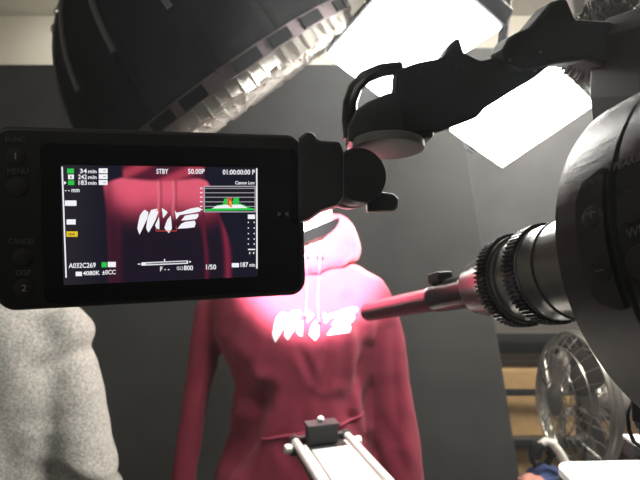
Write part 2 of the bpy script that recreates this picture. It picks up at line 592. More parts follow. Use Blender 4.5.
# black band lying round the neck, low at the front left, high at the right
path = []
for k in range(37):
    a = 2 * math.pi * k / 36
    path.append((nx + .066 * math.cos(a), HD + .078 * math.sin(a), hz(236) + .028 * math.cos(a) ))
gb = G()
vs, fs = [], []
for k in range(36):
    p = V(path[k])
    o = V((p.x - nx, p.y - HD, 0)).normalized()
    for dz, do in ((-.013, 0), (.013, 0), (.013, .004), (-.013, .004)):
        vs.append(p + o * do + V((0, 0, dz)))
for k in range(36):
    for j in range(4):
        fs.append((k * 4 + j, k * 4 + (j + 1) % 4, ((k + 1) % 36) * 4 + (j + 1) % 4, ((k + 1) % 36) * 4 + j))
gb.add(vs, fs)
band = link_mesh('neck_strap', gb.mesh('neck_strap'), M['black_cloth'], None, loc=(nx, HD, hz(248)))
tag(band, 'black strap looped round the neck of the mannequin', 'strap')

ho = thing('hoodie', (hx(300), HD, hz(545)), 'maroon pullover hoodie with a white brush print, worn by the mannequin', 'hoodie')
g = G()
TS = [(250, 280, 338, .07, .070), (258, 268, 346, .10, .085), (265, 248, 358, .10, .095), (275, 226, 374, .105, .105), (288, 212, 380, .112, .11), (310, 213, 378, .118, .118),
      (345, 221, 372, .12, .120), (384, 238, 369, .115, .112), (430, 234, 372, .118, .116), (480, 214, 379, .125, .124), (520, 208, 386, .128, .126),
      (535, 212, 383, .124, .122)]
secs = []
for v, l, r, w, dy in TS:
    secs.append(((hx((l + r) / 2), HD, hz(v)), ((r - l) / 2 / HS, 0, 0), (0, dy, 0), 0.86))
g.sections(secs, 48)
def sleeve(pts):
    g.tube([(hx(u), HD + dy, hz(v)) for u, v, dy, r in pts], [r / HS for u, v, dy, r in pts], 24)
sleeve([(352, 286, 0, 20), (366, 292, 0, 22), (377, 312, 0, 21.5), (384, 340, -.005, 20.5), (390, 380, -.01, 20), (396, 430, -.02, 20.5), (401, 480, -.03, 20.5), (405, 530, -.045, 20), (407, 560, -.05, 17)])
sleeve([(240, 288, 0, 20), (226, 294, 0, 21), (213, 312, 0, 19), (207, 340, -.005, 16), (200, 380, -.01, 13), (193, 430, -.02, 13), (186, 480, -.03, 13.5), (181, 530, -.045, 15), (178, 560, -.05, 13)])
me = remeshed(g, 0.006, 14, 0.6)
# cloth folds: creases pressed into the surface along drape lines
folds = [  # (u0,v0,u1,v1, depth mm, width px)
    (222, 350, 262, 405, 9, 7), (266, 392, 238, 465, 16, 8), (240, 425, 222, 500, 8, 5), (300, 350, 312, 378, 5, 4), (330, 345, 322, 385, 5, 4),
    (368, 348, 350, 400, 7, 5), (358, 330, 368, 420, 7, 5), (216, 340, 206, 420, 4, 4), (206, 400, 192, 470, 4, 4),
    (392, 330, 398, 440, 5, 5), (384, 420, 404, 470, 4, 5), (340, 400, 372, 452, 5, 6), (280, 440, 300, 470, 3, 6), (250, 300, 226, 345, 5, 6), (350, 300, 366, 345, 5, 6)]
NRM = [v.normal.copy() for v in me.vertices]
for vx in me.vertices:
    co = vx.co
    u = 320 + co.x / co.y * FPX
    v = 240 - (co.z - ZC) / co.y * FPX
    d = 0.0
    nrm = NRM[vx.index]
    if nrm.y < 0.2:
        for u0, v0, u1, v1, dep, wd in folds:
            dx, dv = u1 - u0, v1 - v0
            t = max(0, min(1, ((u - u0) * dx + (v - v0) * dv) / (dx * dx + dv * dv)))
            q = math.hypot(u - u0 - t * dx, v - v0 - t * dv)
            e = math.sin(math.pi * (0.12 + 0.76 * t)) ** .6
            d -= dep * .001 * e * math.exp(-(q / wd) ** 2)
            d += dep * .0005 * e * math.exp(-((q - 2.1 * wd) / wd) ** 2)
    d += 0.006 * noise.noise(V((co.x * 11, co.y * 11, co.z * 6.5))) + 0.0025 * noise.noise(V((co.x * 34, co.y * 30, co.z * 20)))
    vx.co = co + nrm * d
me.update()
bvh = BVHTree.FromPolygons([v.co.copy() for v in me.vertices], [tuple(p.vertices) for p in me.polygons])
link_mesh('garment', me, M['maroon'], ho, smooth=80)

def front_y(x, z, dflt=HD - .11):
    h = bvh.ray_cast(V((x, 0.5, z)), V((0, 1, 0)))
    return h[0].y if h[0] is not None else dflt

def drape(poly, off, thick, name, m, step=.006, parent=ho):
    """cloth piece cut to an outline (frame pixels at the hoodie) and laid on the front"""
    pts = [(fx(u), fz(v)) for u, v in poly]
    b = bmesh.new()
    vs = [b.verts.new((x, 0, z)) for x, z in pts]
    b.faces.new(vs)
    bmesh.ops.triangulate(b, faces=b.faces[:])
    for _ in range(6):
        es = [e for e in b.edges if e.calc_length() > step]
        if not es:
            break
        bmesh.ops.subdivide_edges(b, edges=es, cuts=1)
        bmesh.ops.triangulate(b, faces=b.faces[:])
    for v in b.verts:
        v.co.y = front_y(v.co.x, v.co.z) - off
    bmesh.ops.recalc_face_normals(b, faces=b.faces)
    ext = bmesh.ops.extrude_face_region(b, geom=b.faces[:])
    for v in ext['geom']:
        if isinstance(v, bmesh.types.BMVert):
            v.co.y += thick
    bmesh.ops.recalc_face_normals(b, faces=b.faces)
    me = bpy.data.meshes.new(name)
    b.to_mesh(me)
    b.free()
    return link_mesh(name, me, m, parent, smooth=50)

# kangaroo pocket with a stitched top edge
drape([(262, 438), (300, 431), (335, 425), (366, 420), (369, 450), (376, 500), (374, 516), (226, 520), (232, 490), (246, 462)], .006, .008, 'pocket', M['maroon'], .012)
seam = []
for k in range(25):
    f = k / 24
    u = 262 + 104 * f
    v = 438 - 18 * f + 1.5 * math.sin(f * 3)
    x, z = fx(u), fz(v)
    seam.append((x, front_y(x, z) - .007, z))
part('pocket_hem', G().tube(seam, .0022, 8), M['maroon_rib'], ho)
# hem and cuffs
g = G()
secs = []
for v, l, r, dy in ((528, 214, 381, .119), (532, 210, 385, .124), (548, 216, 379, .117), (550, 220, 375, .112)):
    secs.append(((hx((l + r) / 2), HD, hz(v)), ((r - l) / 2 / HS, 0, 0), (0, dy, 0), 0.86))
g.sections(secs, 48)
part('hem_band', g, M['maroon_rib'], ho, smooth=60)
for (u, v), (u2, v2), r in (((405, 545), (409, 572), 15), ((179, 545), (176, 572), 13)):
    part('cuff', G().tube([(hx(u), HD - .045, hz(v)), (hx(u2), HD - .055, hz(v2))], [r / HS, r * .9 / HS], 20), M['maroon_rib'], ho)

# hood: thick folded roll that stands round the neck and falls open at the back
g = G()
NR = 44
vs, fs = [], []
KS = 12
for k in range(NR + 1):
    a = -math.pi * .5 + 2 * math.pi * k / NR          # start at the front, go round the back
    back = (1 + math.sin(a)) / 2                       # 0 front .. 1 back
    side = math.cos(a)
    rx = .083 + .010 * back
    ry = .092 + .045 * back
    ctr = V((nx + rx * side * (0.92 if back < .1 else 1), HD + .004 + ry * math.sin(a), hz(259) + .050 * back ** .7 + .012 * abs(side)))
    tr = .021 + .018 * back
    h = .030 + .030 * back ** .6
    out = V((side, math.sin(a), 0))
    for j in range(KS):
        b_ = 2 * math.pi * j / KS
        vs.append(ctr + out * (tr * math.cos(b_) - .010 * math.sin(b_)) + V((0, 0, h * math.sin(b_))))
for k in range(NR):
    for j in range(KS):
        fs.append((k * KS + j, k * KS + (j + 1) % KS, (k + 1) * KS + (j + 1) % KS, (k + 1) * KS + j))
g.add(vs, fs)
g.ball((nx, HD + .135, hz(285)), (.115, .055, .13), 24, 16)
hm = remeshed(g, 0.005, 6, .5)
NRM = [v.normal.copy() for v in hm.vertices]
for vx in hm.vertices:
    c_ = vx.co
    vx.co = c_ + NRM[vx.index] * (0.007 * noise.noise(c_ * 17) + .003 * noise.noise(c_ * 45))
hbvh = BVHTree.FromPolygons([v.co.copy() for v in hm.vertices], [tuple(p.vertices) for p in hm.polygons])
link_mesh('hood', hm, M['maroon'], ho, smooth=80)
# neckline seam fold under the hood
# drawstrings: eyelet, cord and tip
for u0, u1, vb, lean in ((305, 307, 314, 0), (319, 319, 320, 1)):
    pth = []
    for k in range(18):
        f = k / 17
        v = 257 + (vb - 257) * f
        u = u0 + (u1 - u0) * f + 1.2 * math.sin(f * 4 + lean * 2)
        x, z = fx(u), fz(v)
        y = front_y(x, z)
        h = hbvh.ray_cast(V((x, .5, z)), V((0, 1, 0)))
        if h[0] is not None:
            y = min(y, h[0].y)
        pth.append((x, y - .005, z))
    cord = part('drawstring', G().tube(pth, .0036, 8), M['cord_pink'], ho)
    part('cord_tip', G().tube([pth[-2], V(pth[-1]) + V((0, -.001, -.004))], .0046, 8), M['cord_pink'], cord)
    e = V(pth[0])
    part('eyelet', G().lathe([(0, .0045), (.002, .0075), (.004, .0045)], e + V((0, .004, 0)), (0, -1, 0), 16), M['chrome'], ho)

# brush-stroke print
PR = [[(60, 305), (68, 255), (80, 205), (98, 178), (118, 158), (148, 178), (140, 225), (110, 290), (78, 357), (66, 330)],
      [(130, 300), (138, 245), (148, 205), (170, 160), (218, 150), (228, 175), (205, 240), (178, 292), (150, 340), (136, 322)],
      [(200, 285), (232, 215), (236, 260), (235, 315), (215, 310)],
      [(255, 145), (278, 158), (302, 178), (284, 205), (265, 226)],
      [(275, 305), (286, 270), (300, 235), (325, 205), (332, 255), (335, 310), (312, 345), (292, 326)],
      [(358, 160), (372, 182), (420, 173), (480, 150), (545, 138), (570, 150), (560, 172), (500, 185), (400, 200), (370, 235)],
      [(410, 245), (440, 205), (490, 196), (545, 190), (548, 210), (530, 232), (460, 242)],
      [(380, 310), (410, 270), (440, 255), (518, 245), (525, 270), (515, 298), (460, 305)]]
for pl in PR:
    drape([(273 + (x - 60) * .168, 308.5 + (y - 140) * .153) for x, y in pl], .0022, .0018, 'print_stroke', M['print_white'], .006)

# ------------------------------------------------------------------ on-camera monitor
ME = V((0.9641, 0.2655, 0.025)).normalized()      # along its width
MZ = (V((0, 0, 1)) - ME * ME.z).normalized()
MN = ME.cross(MZ).normalized()                     # out of the glass towards the viewer
M0 = V((-0.1504, 0.235, ZC))
MW, MH = 0.1469, 0.0830
MC = M0 + ME * (MW / 2) + MZ * 0.0103
def msw(u, v):
    e = V((0, 0, ZC))
    d = P(u, v, 1.0) - e
    p = e + d * ((M0 - e).dot(MN) / d.dot(MN)) - M0
    return p.dot(ME), p.dot(MZ)
def mon(s, z, lift=0.0):
    return M0 + ME * s + MZ * z + MN * lift
def mpx(u, v, lift=0.0):
    return mon(*msw(u, v), lift)
def round_rect(s0, s1, z0, z1, r, n=6):
    out = []
    for cx, cz, a0 in ((s1 - r, z1 - r, 0), (s0 + r, z1 - r, 90), (s0 + r, z0 + r, 180), (s1 - r, z0 + r, 270)):
        for k in range(n + 1):
            a = math.radians(a0 + 90 * k / n)
            out.append((cx + r * math.cos(a), cz + r * math.sin(a)))
    return out
mo = thing('camera_monitor', MC - MN * 0.013 - MZ * MH / 2, 'black on-camera monitor with lit screen, in the left foreground', 'monitor')
zc = 0.0103
body = G().prism([mon(s, z) for s, z in round_rect(-.0028, MW + .0006, zc - .0440, zc + .0437, .0085, 8)], -MN * .024)
part('housing', body, M['monitor_shell'], mo, smooth=40, bevel=.0022, bseg=3)
s0, z1 = msw(40, 143)
s1, z0 = msw(300, 290)
part('front_glass', G().prism([mon(s, z, -.0006) for s, z in round_rect(s0, s1, z0, z1, .003)], MN * .0009), M['glass_black'], mo, smooth=0)
# the picture on the screen: a grid of pixels coloured by a function of the screen position
s0, z1 = msw(60.5, 165)
s1, z0 = msw(258, 276.5)
NU, NVV = 150, 86
vs, fs, cols = [], [], []
def sstep(a, b, x):
    t = max(0.0, min(1.0, (x - a) / (b - a)))
    return t * t * (3 - 2 * t)
def lerp(a, b, t):
    return tuple(p + (q - p) * t for p, q in zip(a, b))
def screen_picture(u, v):
    dark = (0.010, 0.010, 0.020)
    c = lerp((0.022, 0.018, 0.024), dark, sstep(62, 110, u))
    # hoodie silhouette on the display
    left = 103 + 3 * sstep(175, 215, v) + 2 * sstep(215, 260, v) + 12 * (1 - sstep(166, 184, v))
    right = 214 + 20 * sstep(190, 262, v) - 8 * (1 - sstep(176, 196, v))
    inside = sstep(left - 1.5, left + 2, u) * (1 - sstep(right - 2, right + 1.5, u))
    top = 186 - 12 * math.sin(math.pi * max(0, min(1, (u - 103) / 112))) ** .6
    inside *= sstep(top - 1.5, top + 1.5, v)
    pink = (0.72, 0.11, 0.18)
    mar = (0.21, 0.020, 0.05)
    deep = (0.013, 0.009, 0.018)
    lim = 219 - 10 * sstep(150, 120, u) + 3 * math.sin(u * .16)
    t = sstep(lim - 22, lim + 14, v)
    hc = lerp(pink, mar, sstep(lim - 30, lim, v))
    hc = lerp(hc, deep, t)
    glow = math.exp(-((u - 135) / 24) ** 2 - ((v - 194) / 17) ** 2)
    hc = lerp(hc, (0.78, 0.105, 0.18), glow * .8)
    glow = math.exp(-((u - 190) / 14) ** 2 - ((v - 195) / 15) ** 2)
    hc = lerp(hc, (0.72, 0.11, 0.17), glow * .7)
    shade = math.exp(-((u - 108) / 5) ** 2) * .5 + .35 * math.exp(-((u - 118) / 4) ** 2) * sstep(205, 215, v)
    hc = lerp(hc, (0.10, 0.012, 0.03), min(.9, shade))
    # right sleeve edges
    sl = math.exp(-((u - (222 + 6 * sstep(200, 265, v))) / 3) ** 2) * sstep(196, 210, v)
    hc = lerp(hc, (0.26, 0.022, 0.06), sl * .8)
    sl = math.exp(-((u - (203 + 4 * sstep(215, 268, v))) / 2) ** 2) * sstep(205, 215, v)
    hc = lerp(hc, (0.13, 0.012, 0.035), sl * .8)
    # drawstrings
    for x0 in (158.5, 173.5):
        st = math.exp(-((u - x0 - .6 * math.sin(v * .2)) / 1.2) ** 2) * (1 - sstep(212, 222, v)) * sstep(172, 178, v)
        hc = lerp(hc, (0.80, 0.20, 0.26), st * .7)
        st = math.exp(-((u - x0 - 2.5) / 1.2) ** 2) * (1 - sstep(212, 222, v)) * sstep(172, 178, v)
        hc = lerp(hc, (0.22, 0.02, 0.05), st * .6)
    c = lerp(c, hc, inside)
    # hood lying over the shoulders
    hd = sstep(121, 125, u) * (1 - sstep(202, 206, u)) * (1 - sstep(176, 180, v - 3 * math.sin((u - 122) / 80 * math.pi)))
    hcol = lerp((0.40, 0.045, 0.08), (0.09, 0.012, 0.03), sstep(.2, .9, abs(math.sin((u - 162) * .055 + v * .12))))
    c = lerp(c, hcol, hd)
    neck = math.exp(-((u - 162) / 13) ** 2) * (1 - sstep(168, 172, v))
    c = lerp(c, (0.03, 0.012, 0.02), neck * .8)
    return c
for j in range(NVV + 1):
    for i in range(NU + 1):
        s = s0 + (s1 - s0) * i / NU
        z = z1 + (z0 - z1) * j / NVV
        p = mon(s, z, .00045)
        vs.append(p)
        d = p.y
        cols.append(screen_picture(320 + p.x / d * FPX, 240 - (p.z - ZC) / d * FPX))
for j in range(NVV):
    for i in range(NU):
        k = j * (NU + 1) + i
        fs.append((k, k + 1, k + NU + 2, k + NU + 1))
sme = bpy.data.meshes.new('screen')
sme.from_pydata([tuple(v) for v in vs], [], fs)
ca = sme.color_attributes.new('picture', 'FLOAT_COLOR', 'POINT')
for k, c in enumerate(cols):
    ca.data[k].color = (*c, 1)
sm = bpy.data.materials.new('screen_picture')
sm.use_nodes = True
nt = sm.node_tree
nt.nodes.clear()
at = nt.nodes.new('ShaderNodeVertexColor')
at.layer_name = 'picture'
em = nt.nodes.new('ShaderNodeEmission')
em.inputs[1].default_value = 1.0
ot = nt.nodes.new('ShaderNodeOutputMaterial')
nt.links.new(at.outputs[0], em.inputs[0])
nt.links.new(em.outputs[0], ot.inputs[0])
screen = link_mesh('screen', sme, sm, mo, smooth=0, label='lit display showing the maroon hoodie and recording data')

LIFT = .0008
def ui_rect(name, u0, v0, u1, v1, m, lift=LIFT, parent=None, thick=.00006):
    q = [mpx(u0, v0, lift), mpx(u1, v0, lift), mpx(u1, v1, lift), mpx(u0, v1, lift)]
    return part(name, G().prism(q, MN * thick), m, parent or screen, smooth=0)
def ui_poly(name, pts, m, lift=LIFT):
    return part(name, G().prism([mpx(u, v, lift) for u, v in pts], MN * .00006), m, screen, smooth=0)
def ui_text(s, u0, u1, v0, v1, m=None, parent=None, name='lettering', lift=LIFT, bold=True, slope=0.0):
    td, fs_ = text_data(s, bold)
    vs_ = [mpx(u0 + x * (u1 - u0), v1 + slope * x + y * (v0 - v1), lift) for x, y in td]
    return part(name, G().add(vs_, fs_), m or M['ui_white'], parent or screen, smooth=0)
# frame lines
ui_poly('frame_line', [(61.8, 167), (63.2, 167), (67.2, 277.5), (65.8, 277.5)], M['ui_white'])
ui_poly('frame_line', [(255.8, 168.5), (257.2, 168.5), (257.4, 268.5), (256.0, 268.5)], M['ui_white'])
# recording media block
ui_rect('status_icon', 67.5, 168.8, 74.3, 173.6, M['ui_green'])
ui_rect('status_icon', 68.5, 174.8, 74.2, 179.4, M['ui_white'])
ui_text('A', 70.2, 72.6, 175.6, 178.8, M['ui_dark'], lift=LIFT + .0002)
ui_rect('status_icon', 68.5, 180.6, 74.6, 185.2, M['ui_green'])
ui_poly('cursor_mark', [(64.3, 181), (67, 183), (64.3, 185)], M['ui_white'])
for s, u0, v in (('34', 80.2, 171.2), ('242', 78.4, 177.0), ('183', 78.8, 182.8)):
    ui_text(s, u0, 87.2, v - 2.3, v + 2.3)
    ui_text('min', 88.4, 96.8, v - 1.4, v + 2.2)
    ui_rect('battery_icon', 99, v - 2.6, 107.8, v + 2.3, M['ui_white'])
    ui_rect('battery_mark', 103.5, v - .6, 106, v + .3, M['ui_grey'], lift=LIFT + .0002)
ui_text('- - mm', 65.2, 79.8, 189.2, 192.4)
ui_rect('status_icon', 65.2, 200.6, 76.8, 206, M['ui_white'])
ui_rect('status_icon', 67, 219.4, 76, 224.6, M['ui_white'])
ui_rect('status_icon', 66.8, 231.4, 78, 236.8, M['ui_yellow'])
ui_text('PEAK', 69, 75.5, 233.2, 235.4, M['ui_dark'], lift=LIFT + .0002)
ui_text('A032C269', 69, 96, 263.0, 268.2, slope=-.6)
ui_rect('status_icon', 101.8, 262.2, 107, 267.2, M['ui_green'])
ui_rect('status_icon', 108, 261.8, 116, 267, M['ui_white'])
ui_rect('status_icon', 76, 271.6, 82.3, 276, M['ui_white'])
ui_text('4080K', 83.2, 100.2, 271.0, 275.4, slope=-.5)
ui_text('\u00b10CC', 102.4, 115.8, 270, 274.6, slope=-.4)
ui_text('STBY', 156.5, 168.4, 169, 174.2)
ui_text('50.00P', 188, 204.6, 169, 174.2)
ui_text('01:00:00:00 P', 222.6, 254.8, 169.8, 174.8)
ui_text('Canon Log', 235, 254.4, 181.2, 185.6)
# waveform scope
ui_rect('scope_frame', 203.6, 186, 255.4, 212.4, M['ui_grey'])
ui_rect('scope_field', 204.8, 187.2, 254.4, 211.4, M['ui_dark'], lift=LIFT + .00015)
for v in (188.6, 193.0, 197.4, 202, 206.6, 210):
    ui_rect('scope_line', 204.8, v - .35, 254.4, v + .35, M['ui_grey'], lift=LIFT + .0003)
    ui_rect('scope_tick', 200, v - .7, 202.4, v + .3, M['ui_white'])
ui_poly('scope_trace', [(205, 209.4), (213, 208.6), (216, 205.6), (224, 204.2), (240, 203.8), (244, 205.2), (250, 208.2), (254, 208.6), (254, 210.4), (205, 211)], M['ui_green'], lift=LIFT + .0004)
ui_poly('scope_trace', [(212, 208.6), (216, 206.2), (224, 205), (240, 204.8), (245, 206.6), (247, 208.2), (230, 208.4)], M['ui_white'], lift=LIFT + .0005)
ui_poly('scope_trace', [(222.6, 204.4), (224, 199), (227.4, 198.4), (227.8, 204.6)], M['ui_green'], lift=LIFT + .0006)
ui_poly('scope_trace', [(227, 204.6), (227.4, 198), (231.6, 197.8), (231.8, 208)], M['ui_red'], lift=LIFT + .0006)
ui_poly('scope_trace', [(229, 204), (229, 200), (231.4, 202), (231.6, 207.5), (229.5, 207)], M['ui_orange'], lift=LIFT + .0007)
ui_poly('scope_trace', [(232.6, 204), (233, 198.4), (238.6, 197.4), (238.8, 203.8)], M['ui_green'], lift=LIFT + .0006)
# right-hand audio column
ui_rect('status_icon', 247.6, 214.6, 254.8, 219, M['ui_white'])
for v in (222.4, 228, 233.6, 239, 244):
    for u in (248.2, 254):
        ui_rect('level_dot', u - .55, v - .6, u + .55, v + .6, M['ui_white'])
ui_rect('level_bar', 247.8, 248.8, 255, 250, M['ui_white'])
for u in (249.6, 253.4):
    ui_rect('level_dot', u - .5, 252, u + .5, 254, M['ui_white'])
# exposure scale and bottom line
ui_poly('exposure_scale', [(141.5, 262.4), (188, 260.4), (188, 263.6), (141.5, 265.6)], M['ui_white'])
ui_poly('exposure_track', [(146, 263), (186.5, 261.2), (186.5, 262.8), (146, 264.6)], M['ui_dark'])
for o in (screen.children[-1],):
    o.location = MN * .0002
ui_rect('exposure_pointer', 164, 259, 165.2, 261.2, M['ui_white'])
ui_rect('exposure_mark', 138, 263.5, 140.4, 264.5, M['ui_white'])
ui_rect('exposure_mark', 189.2, 261, 190.8, 262.4, M['ui_white'])
ui_text('F - -', 160.2, 169.6, 266.6, 271)
ui_text('ISO', 177, 183.2, 266.4, 270, bold=False)
ui_text('800', 183.8, 193, 265.4, 270.2)
ui_text('1/50', 206, 216, 264.4, 269.4)
ui_rect('battery_icon', 231.6, 263, 238.8, 267.2, M['ui_white'])
ui_text('187', 240.4, 248, 262.2, 267)
ui_text('min', 249.2, 255, 263.2, 266.6)
# focus bracket
for a in ((155.8, 228, 156.4, 231.2), (156, 230.6, 176.5, 231.3), (176, 226, 176.6, 231.2), (156, 210.5, 161, 211.1), (171, 210.5, 176.5, 211.1)):
    ui_rect('focus_bracket', *a, M['ui_red'])
# print on the pictured hoodie
for pl in PR:
    ui_poly('pictured_print', [(130 + x / 8.0, 190 + y / 8.0) for x, y in pl], M['ui_white'], lift=LIFT - .0002)
# keys on the left
for u, v, r in ((15.5, 156, .0042), (17, 187, .0046), (22, 257.5, .0042), (23.5, 288, .0042)):
    o = mpx(u, v)
    part('button', G().lathe([(0, r * 1.05), (.0007, r), (.0009, r * .85)], o - MN * .0003, MN, 28), M['rubber'], mo, smooth=50)
for s, u0, u1, v0, v1, m in (('FUNC', 6, 25.5, 137, 142, 'faint_print'), ('1', 15.0, 16.7, 152.8, 159.4, 'pale_print'), ('MENU', 8, 28.5, 168.6, 174, 'faint_print'),
                             ('CANCEL', 9, 35.5, 238.4, 244, 'faint_print'), ('DISP', 16.4, 31.5, 269.6, 275.2, 'faint_print'), ('2', 21.8, 27, 284.6, 291, 'pale_print')):
    ui_text(s, u0, u1, v0, v1, M[m], parent=mo, lift=.00075, bold=False)
for pts in ([(277.4, 211), (281.4, 214), (277.4, 217)], [(288.2, 211), (284.2, 214), (288.2, 217)]):
    part('touch_mark', G().prism([mpx(u, v, .0004) for u, v in pts], MN * .0001), M['faint_print'], mo, smooth=0)
pin = mpx(33, 131) - MN * .010
part('locking_pin', G().lathe([(0, .0016), (.003, .0016), (.0034, .0011), (.005, .001)], pin - V((0, 0, .002)), (0, 0, 1), 14), M['chrome'], mo)
# hinge: block, knob and lever on the right-hand side
def pxprism(poly, d, th, vec=(0, -1, 0)):
    return G().prism([P(u, v, d) for u, v in poly], V(vec).normalized() * th)
part('hinge_block', pxprism([(300, 146), (308, 140), (315, 142), (318, 148), (338, 149), (342, 160), (342, 200), (336, 208), (321, 213), (308, 222), (300, 224)], .286, .024),
     M['black_plastic'], mo, smooth=0, bevel=.0016)
kax = V((.32, -.94, .06)).normalized()
kc = P(351, 180, .305)
part('hinge_knob', G().lathe([(-.028, .0135), (-.004, .0152), (0, .0168), (.014, .0168), (.0165, .0155), (.0168, .011)], kc, kax, 48), M['black_plastic'], mo, smooth=40)
part('knob_ring', G().lathe([(-.007, .0172), (-.001, .0175), (.0005, .0172)], kc, kax, 48), M['lens_grey'], mo, smooth=40)
part('lever', pxprism([(366, 200), (378, 193), (391, 195), (396, 199), (396, 208), (392, 212), (366, 213)], .305, .010), M['black_plastic'], mo, smooth=0, bevel=.0012)

# ------------------------------------------------------------------ probe lens
dT, dB = .62, .30425
LT = P(368, 312, dT)
LB = P(575, 268, dB)
LN = (LT - LB).normalized()              # optical axis, pointing away from the camera body
LL = (LT - LB).length
def ax_pt(t): return LT + (LB - LT) * t
def t_of_u(u):
    best = min((abs(320 + ax_pt(k / 1000).x / ax_pt(k / 1000).y * FPX - u), k / 1000) for k in range(0, 1400))
    return best[1]
def A(u): return t_of_u(u) * LL          # axial distance from the tip
ln = thing('probe_lens', ax_pt(.95), 'long thin black probe lens with toothed rings, pointing at the hoodie', 'lens')
back = -LN
a_step, a_col = A(440), A(478)
part('probe_tube', G().lathe([(0, .0075), (.0005, .0105), (.004, .0112), (a_step - .012, .0120), (a_step - .01, .0128), (a_step, .0136), (a_col - .002, .0142), (a_col, .0150), (a_col + .003, .0165)], LT, back, 48), M['lens_black'], ln, smooth=40)
part('front_element', G().lathe([(-.0003, .0070), (.0004, .0072)], LT, back, 32), M['glass_black'], ln)
tb = LT + back * (a_step + .007)
upv = (V((0, 0, 1)) - LN * LN.z).normalized()
sd = LN.cross(upv)
Rl = Matrix((back, sd, upv)).transposed()
part('light_socket', G().box(tb + upv * .0165 - sd * .002, (.020, .015, .009), Rl), M['black_plastic'], ln, smooth=0, bevel=.0015)
a1, a2, a3 = A(518), A(549), A(594)
part('barrel', G().lathe([(a_col, .0165), (a_col + .006, .0215), (a1 - .012, .0262), (a1 - .006, .0285), (a1 + .008, .0292), (a1 + .010, .0280), (a2 - .010, .0285), (a2 - .008, .0302), (a2 + .009, .0306),
                          (a2 + .012, .0290), (a2 + .018, .0290), (a2 + .020, .0308), (a3 + .02, .0315), (a3 + .06, .0315)], LT, back, 64), M['lens_grey'], ln, smooth=30)
for a in (a1, a2):
    part('gear_ring', G().gear(LT, back, a - .0050, a + .0050, .0305, .0330, 64), M['lens_black'], ln, smooth=0)
    part('grip_band', G().lathe([(a + .0062, .0300), (a + .0064, .0308), (a + .0082, .0308), (a + .0084, .0300)], LT, back, 64), M['rubber'], ln)
part('index_groove', G().lathe([(a2 + .021, .0309), (a2 + .0213, .0316), (a2 + .0225, .0316), (a2 + .0228, .0309)], LT, back, 64), M['rubber'], ln)

# ------------------------------------------------------------------ cinema camera
DR = .0801
e1 = V((0, 0, 1)).cross(-LN).normalized()
e2 = (-LN).cross(e1)
DC = ax_pt(1.2222) + e1 * (-.00235) + e2 * (-.00775)     # centre of the front face of the round body
def drum_hit(u, v, R=DR):
    d = (P(u, v, 1.0) - V((0, 0, ZC))).normalized()
    o = V((0, 0, ZC)) - DC
    dp = d - back * d.dot(back)
    op = o - back * o.dot(back)
    a, b, c = dp.dot(dp), 2 * dp.dot(op), op.dot(op) - R * R
    t = (-b - math.sqrt(max(0, b * b - 4 * a * c))) / (2 * a)
    p = o + d * t
    ang = math.atan2(p.dot(e2), p.dot(e1))
    return p.dot(back), ang % (2 * math.pi)
def drum_pt(ax, ang, r):
    return DC + back * ax + r * (math.cos(ang) * e1 + math.sin(ang) * e2)
def cyl_patch(outline, r, th, n=6):
    """raised piece that follows the round wall; outline in (axial, angle)"""
    pts = []
    m = len(outline)
    for i in range(m):
        a, b = outline[i], outline[(i + 1) % m]
        for k in range(n):
            pts.append((a[0] + (b[0] - a[0]) * k / n, a[1] + (b[1] - a[1]) * k / n))
    cx = sum(p[0] for p in pts) / len(pts)
    ca_ = sum(p[1] for p in pts) / len(pts)
    g = G()
    rings = [(1.0, r), (1.0, r + th), (.66, r + th), (.33, r + th)]
    vs = [drum_pt(cx + (p[0] - cx) * k, ca_ + (p[1] - ca_) * k, rr) for k, rr in rings for p in pts]
    q = len(pts)
    fs = [(j * q + i, j * q + (i + 1) % q, (j + 1) * q + (i + 1) % q, (j + 1) * q + i) for j in range(3) for i in range(q)]
    vs.append(drum_pt(cx, ca_, r + th))
    fs += [(3 * q + i, 3 * q + (i + 1) % q, 4 * q) for i in range(q)]
    return g.add(vs, fs)
cc = thing('cinema_camera', DC + back * .08 + V((0, 0, -.12)), 'black cinema camera with a big round textured body, right foreground', 'camera')
seam_ax = drum_hit(614, 222)[0]
part('body', G().lathe([(0, .034), (.0, .076), (.0006, .0790), (.0018, DR), (seam_ax - .0016, DR), (seam_ax - .0008, DR - .002), (seam_ax + .0008, DR - .002),
                        (seam_ax + .0022, DR + .001), (seam_ax + .05, DR + .002), (seam_ax + .09, DR)], DC, back, 128), M['crackle_black'], cc, smooth=30)
part('lens_mount', G().lathe([(-.006, .036), (-.004, .040), (.002, .041)], DC, back, 64), M['lens_grey'], cc)
# raised control panel on the wall with its plus / minus keys
h_tl, h_bl = drum_hit(592, 178), drum_hit(598, 300)
h_tr, h_br = drum_hit(611, 172), drum_hit(624, 306)
ml = drum_hit(581, 232)
ax_r = seam_ax - .0025
at, ab = drum_hit(603, 172)[1], drum_hit(611, 309)[1]
lo, hi = min(at, ab), max(at, ab)
axl = ml[0]
sgn = 1 if at > ab else -1
rr_ = .010
def aang(k): return k / DR
pan = [(axl, lo + aang(rr_)), (axl, hi - aang(rr_)), (axl + rr_ * .3, hi - aang(rr_ * .3)), (axl + rr_, hi), (ax_r, hi), (ax_r, lo), (axl + rr_, lo), (axl + rr_ * .3, lo + aang(rr_ * .3))]
part('control_panel', cyl_patch(pan, DR - .001, .0034), M['black_plastic'], cc, smooth=30)
for u, v in ((597, 218), (605, 270)):
    a, an = drum_hit(u, v)
    o = drum_pt(a, an, DR + .0012)
    nrm = (o - (DC + back * a)).normalized()
    part('key', G().lathe([(0, .0046), (.0014, .0044), (.0018, .0038)], o, nrm, 28), M['rubber'], cc, smooth=50)
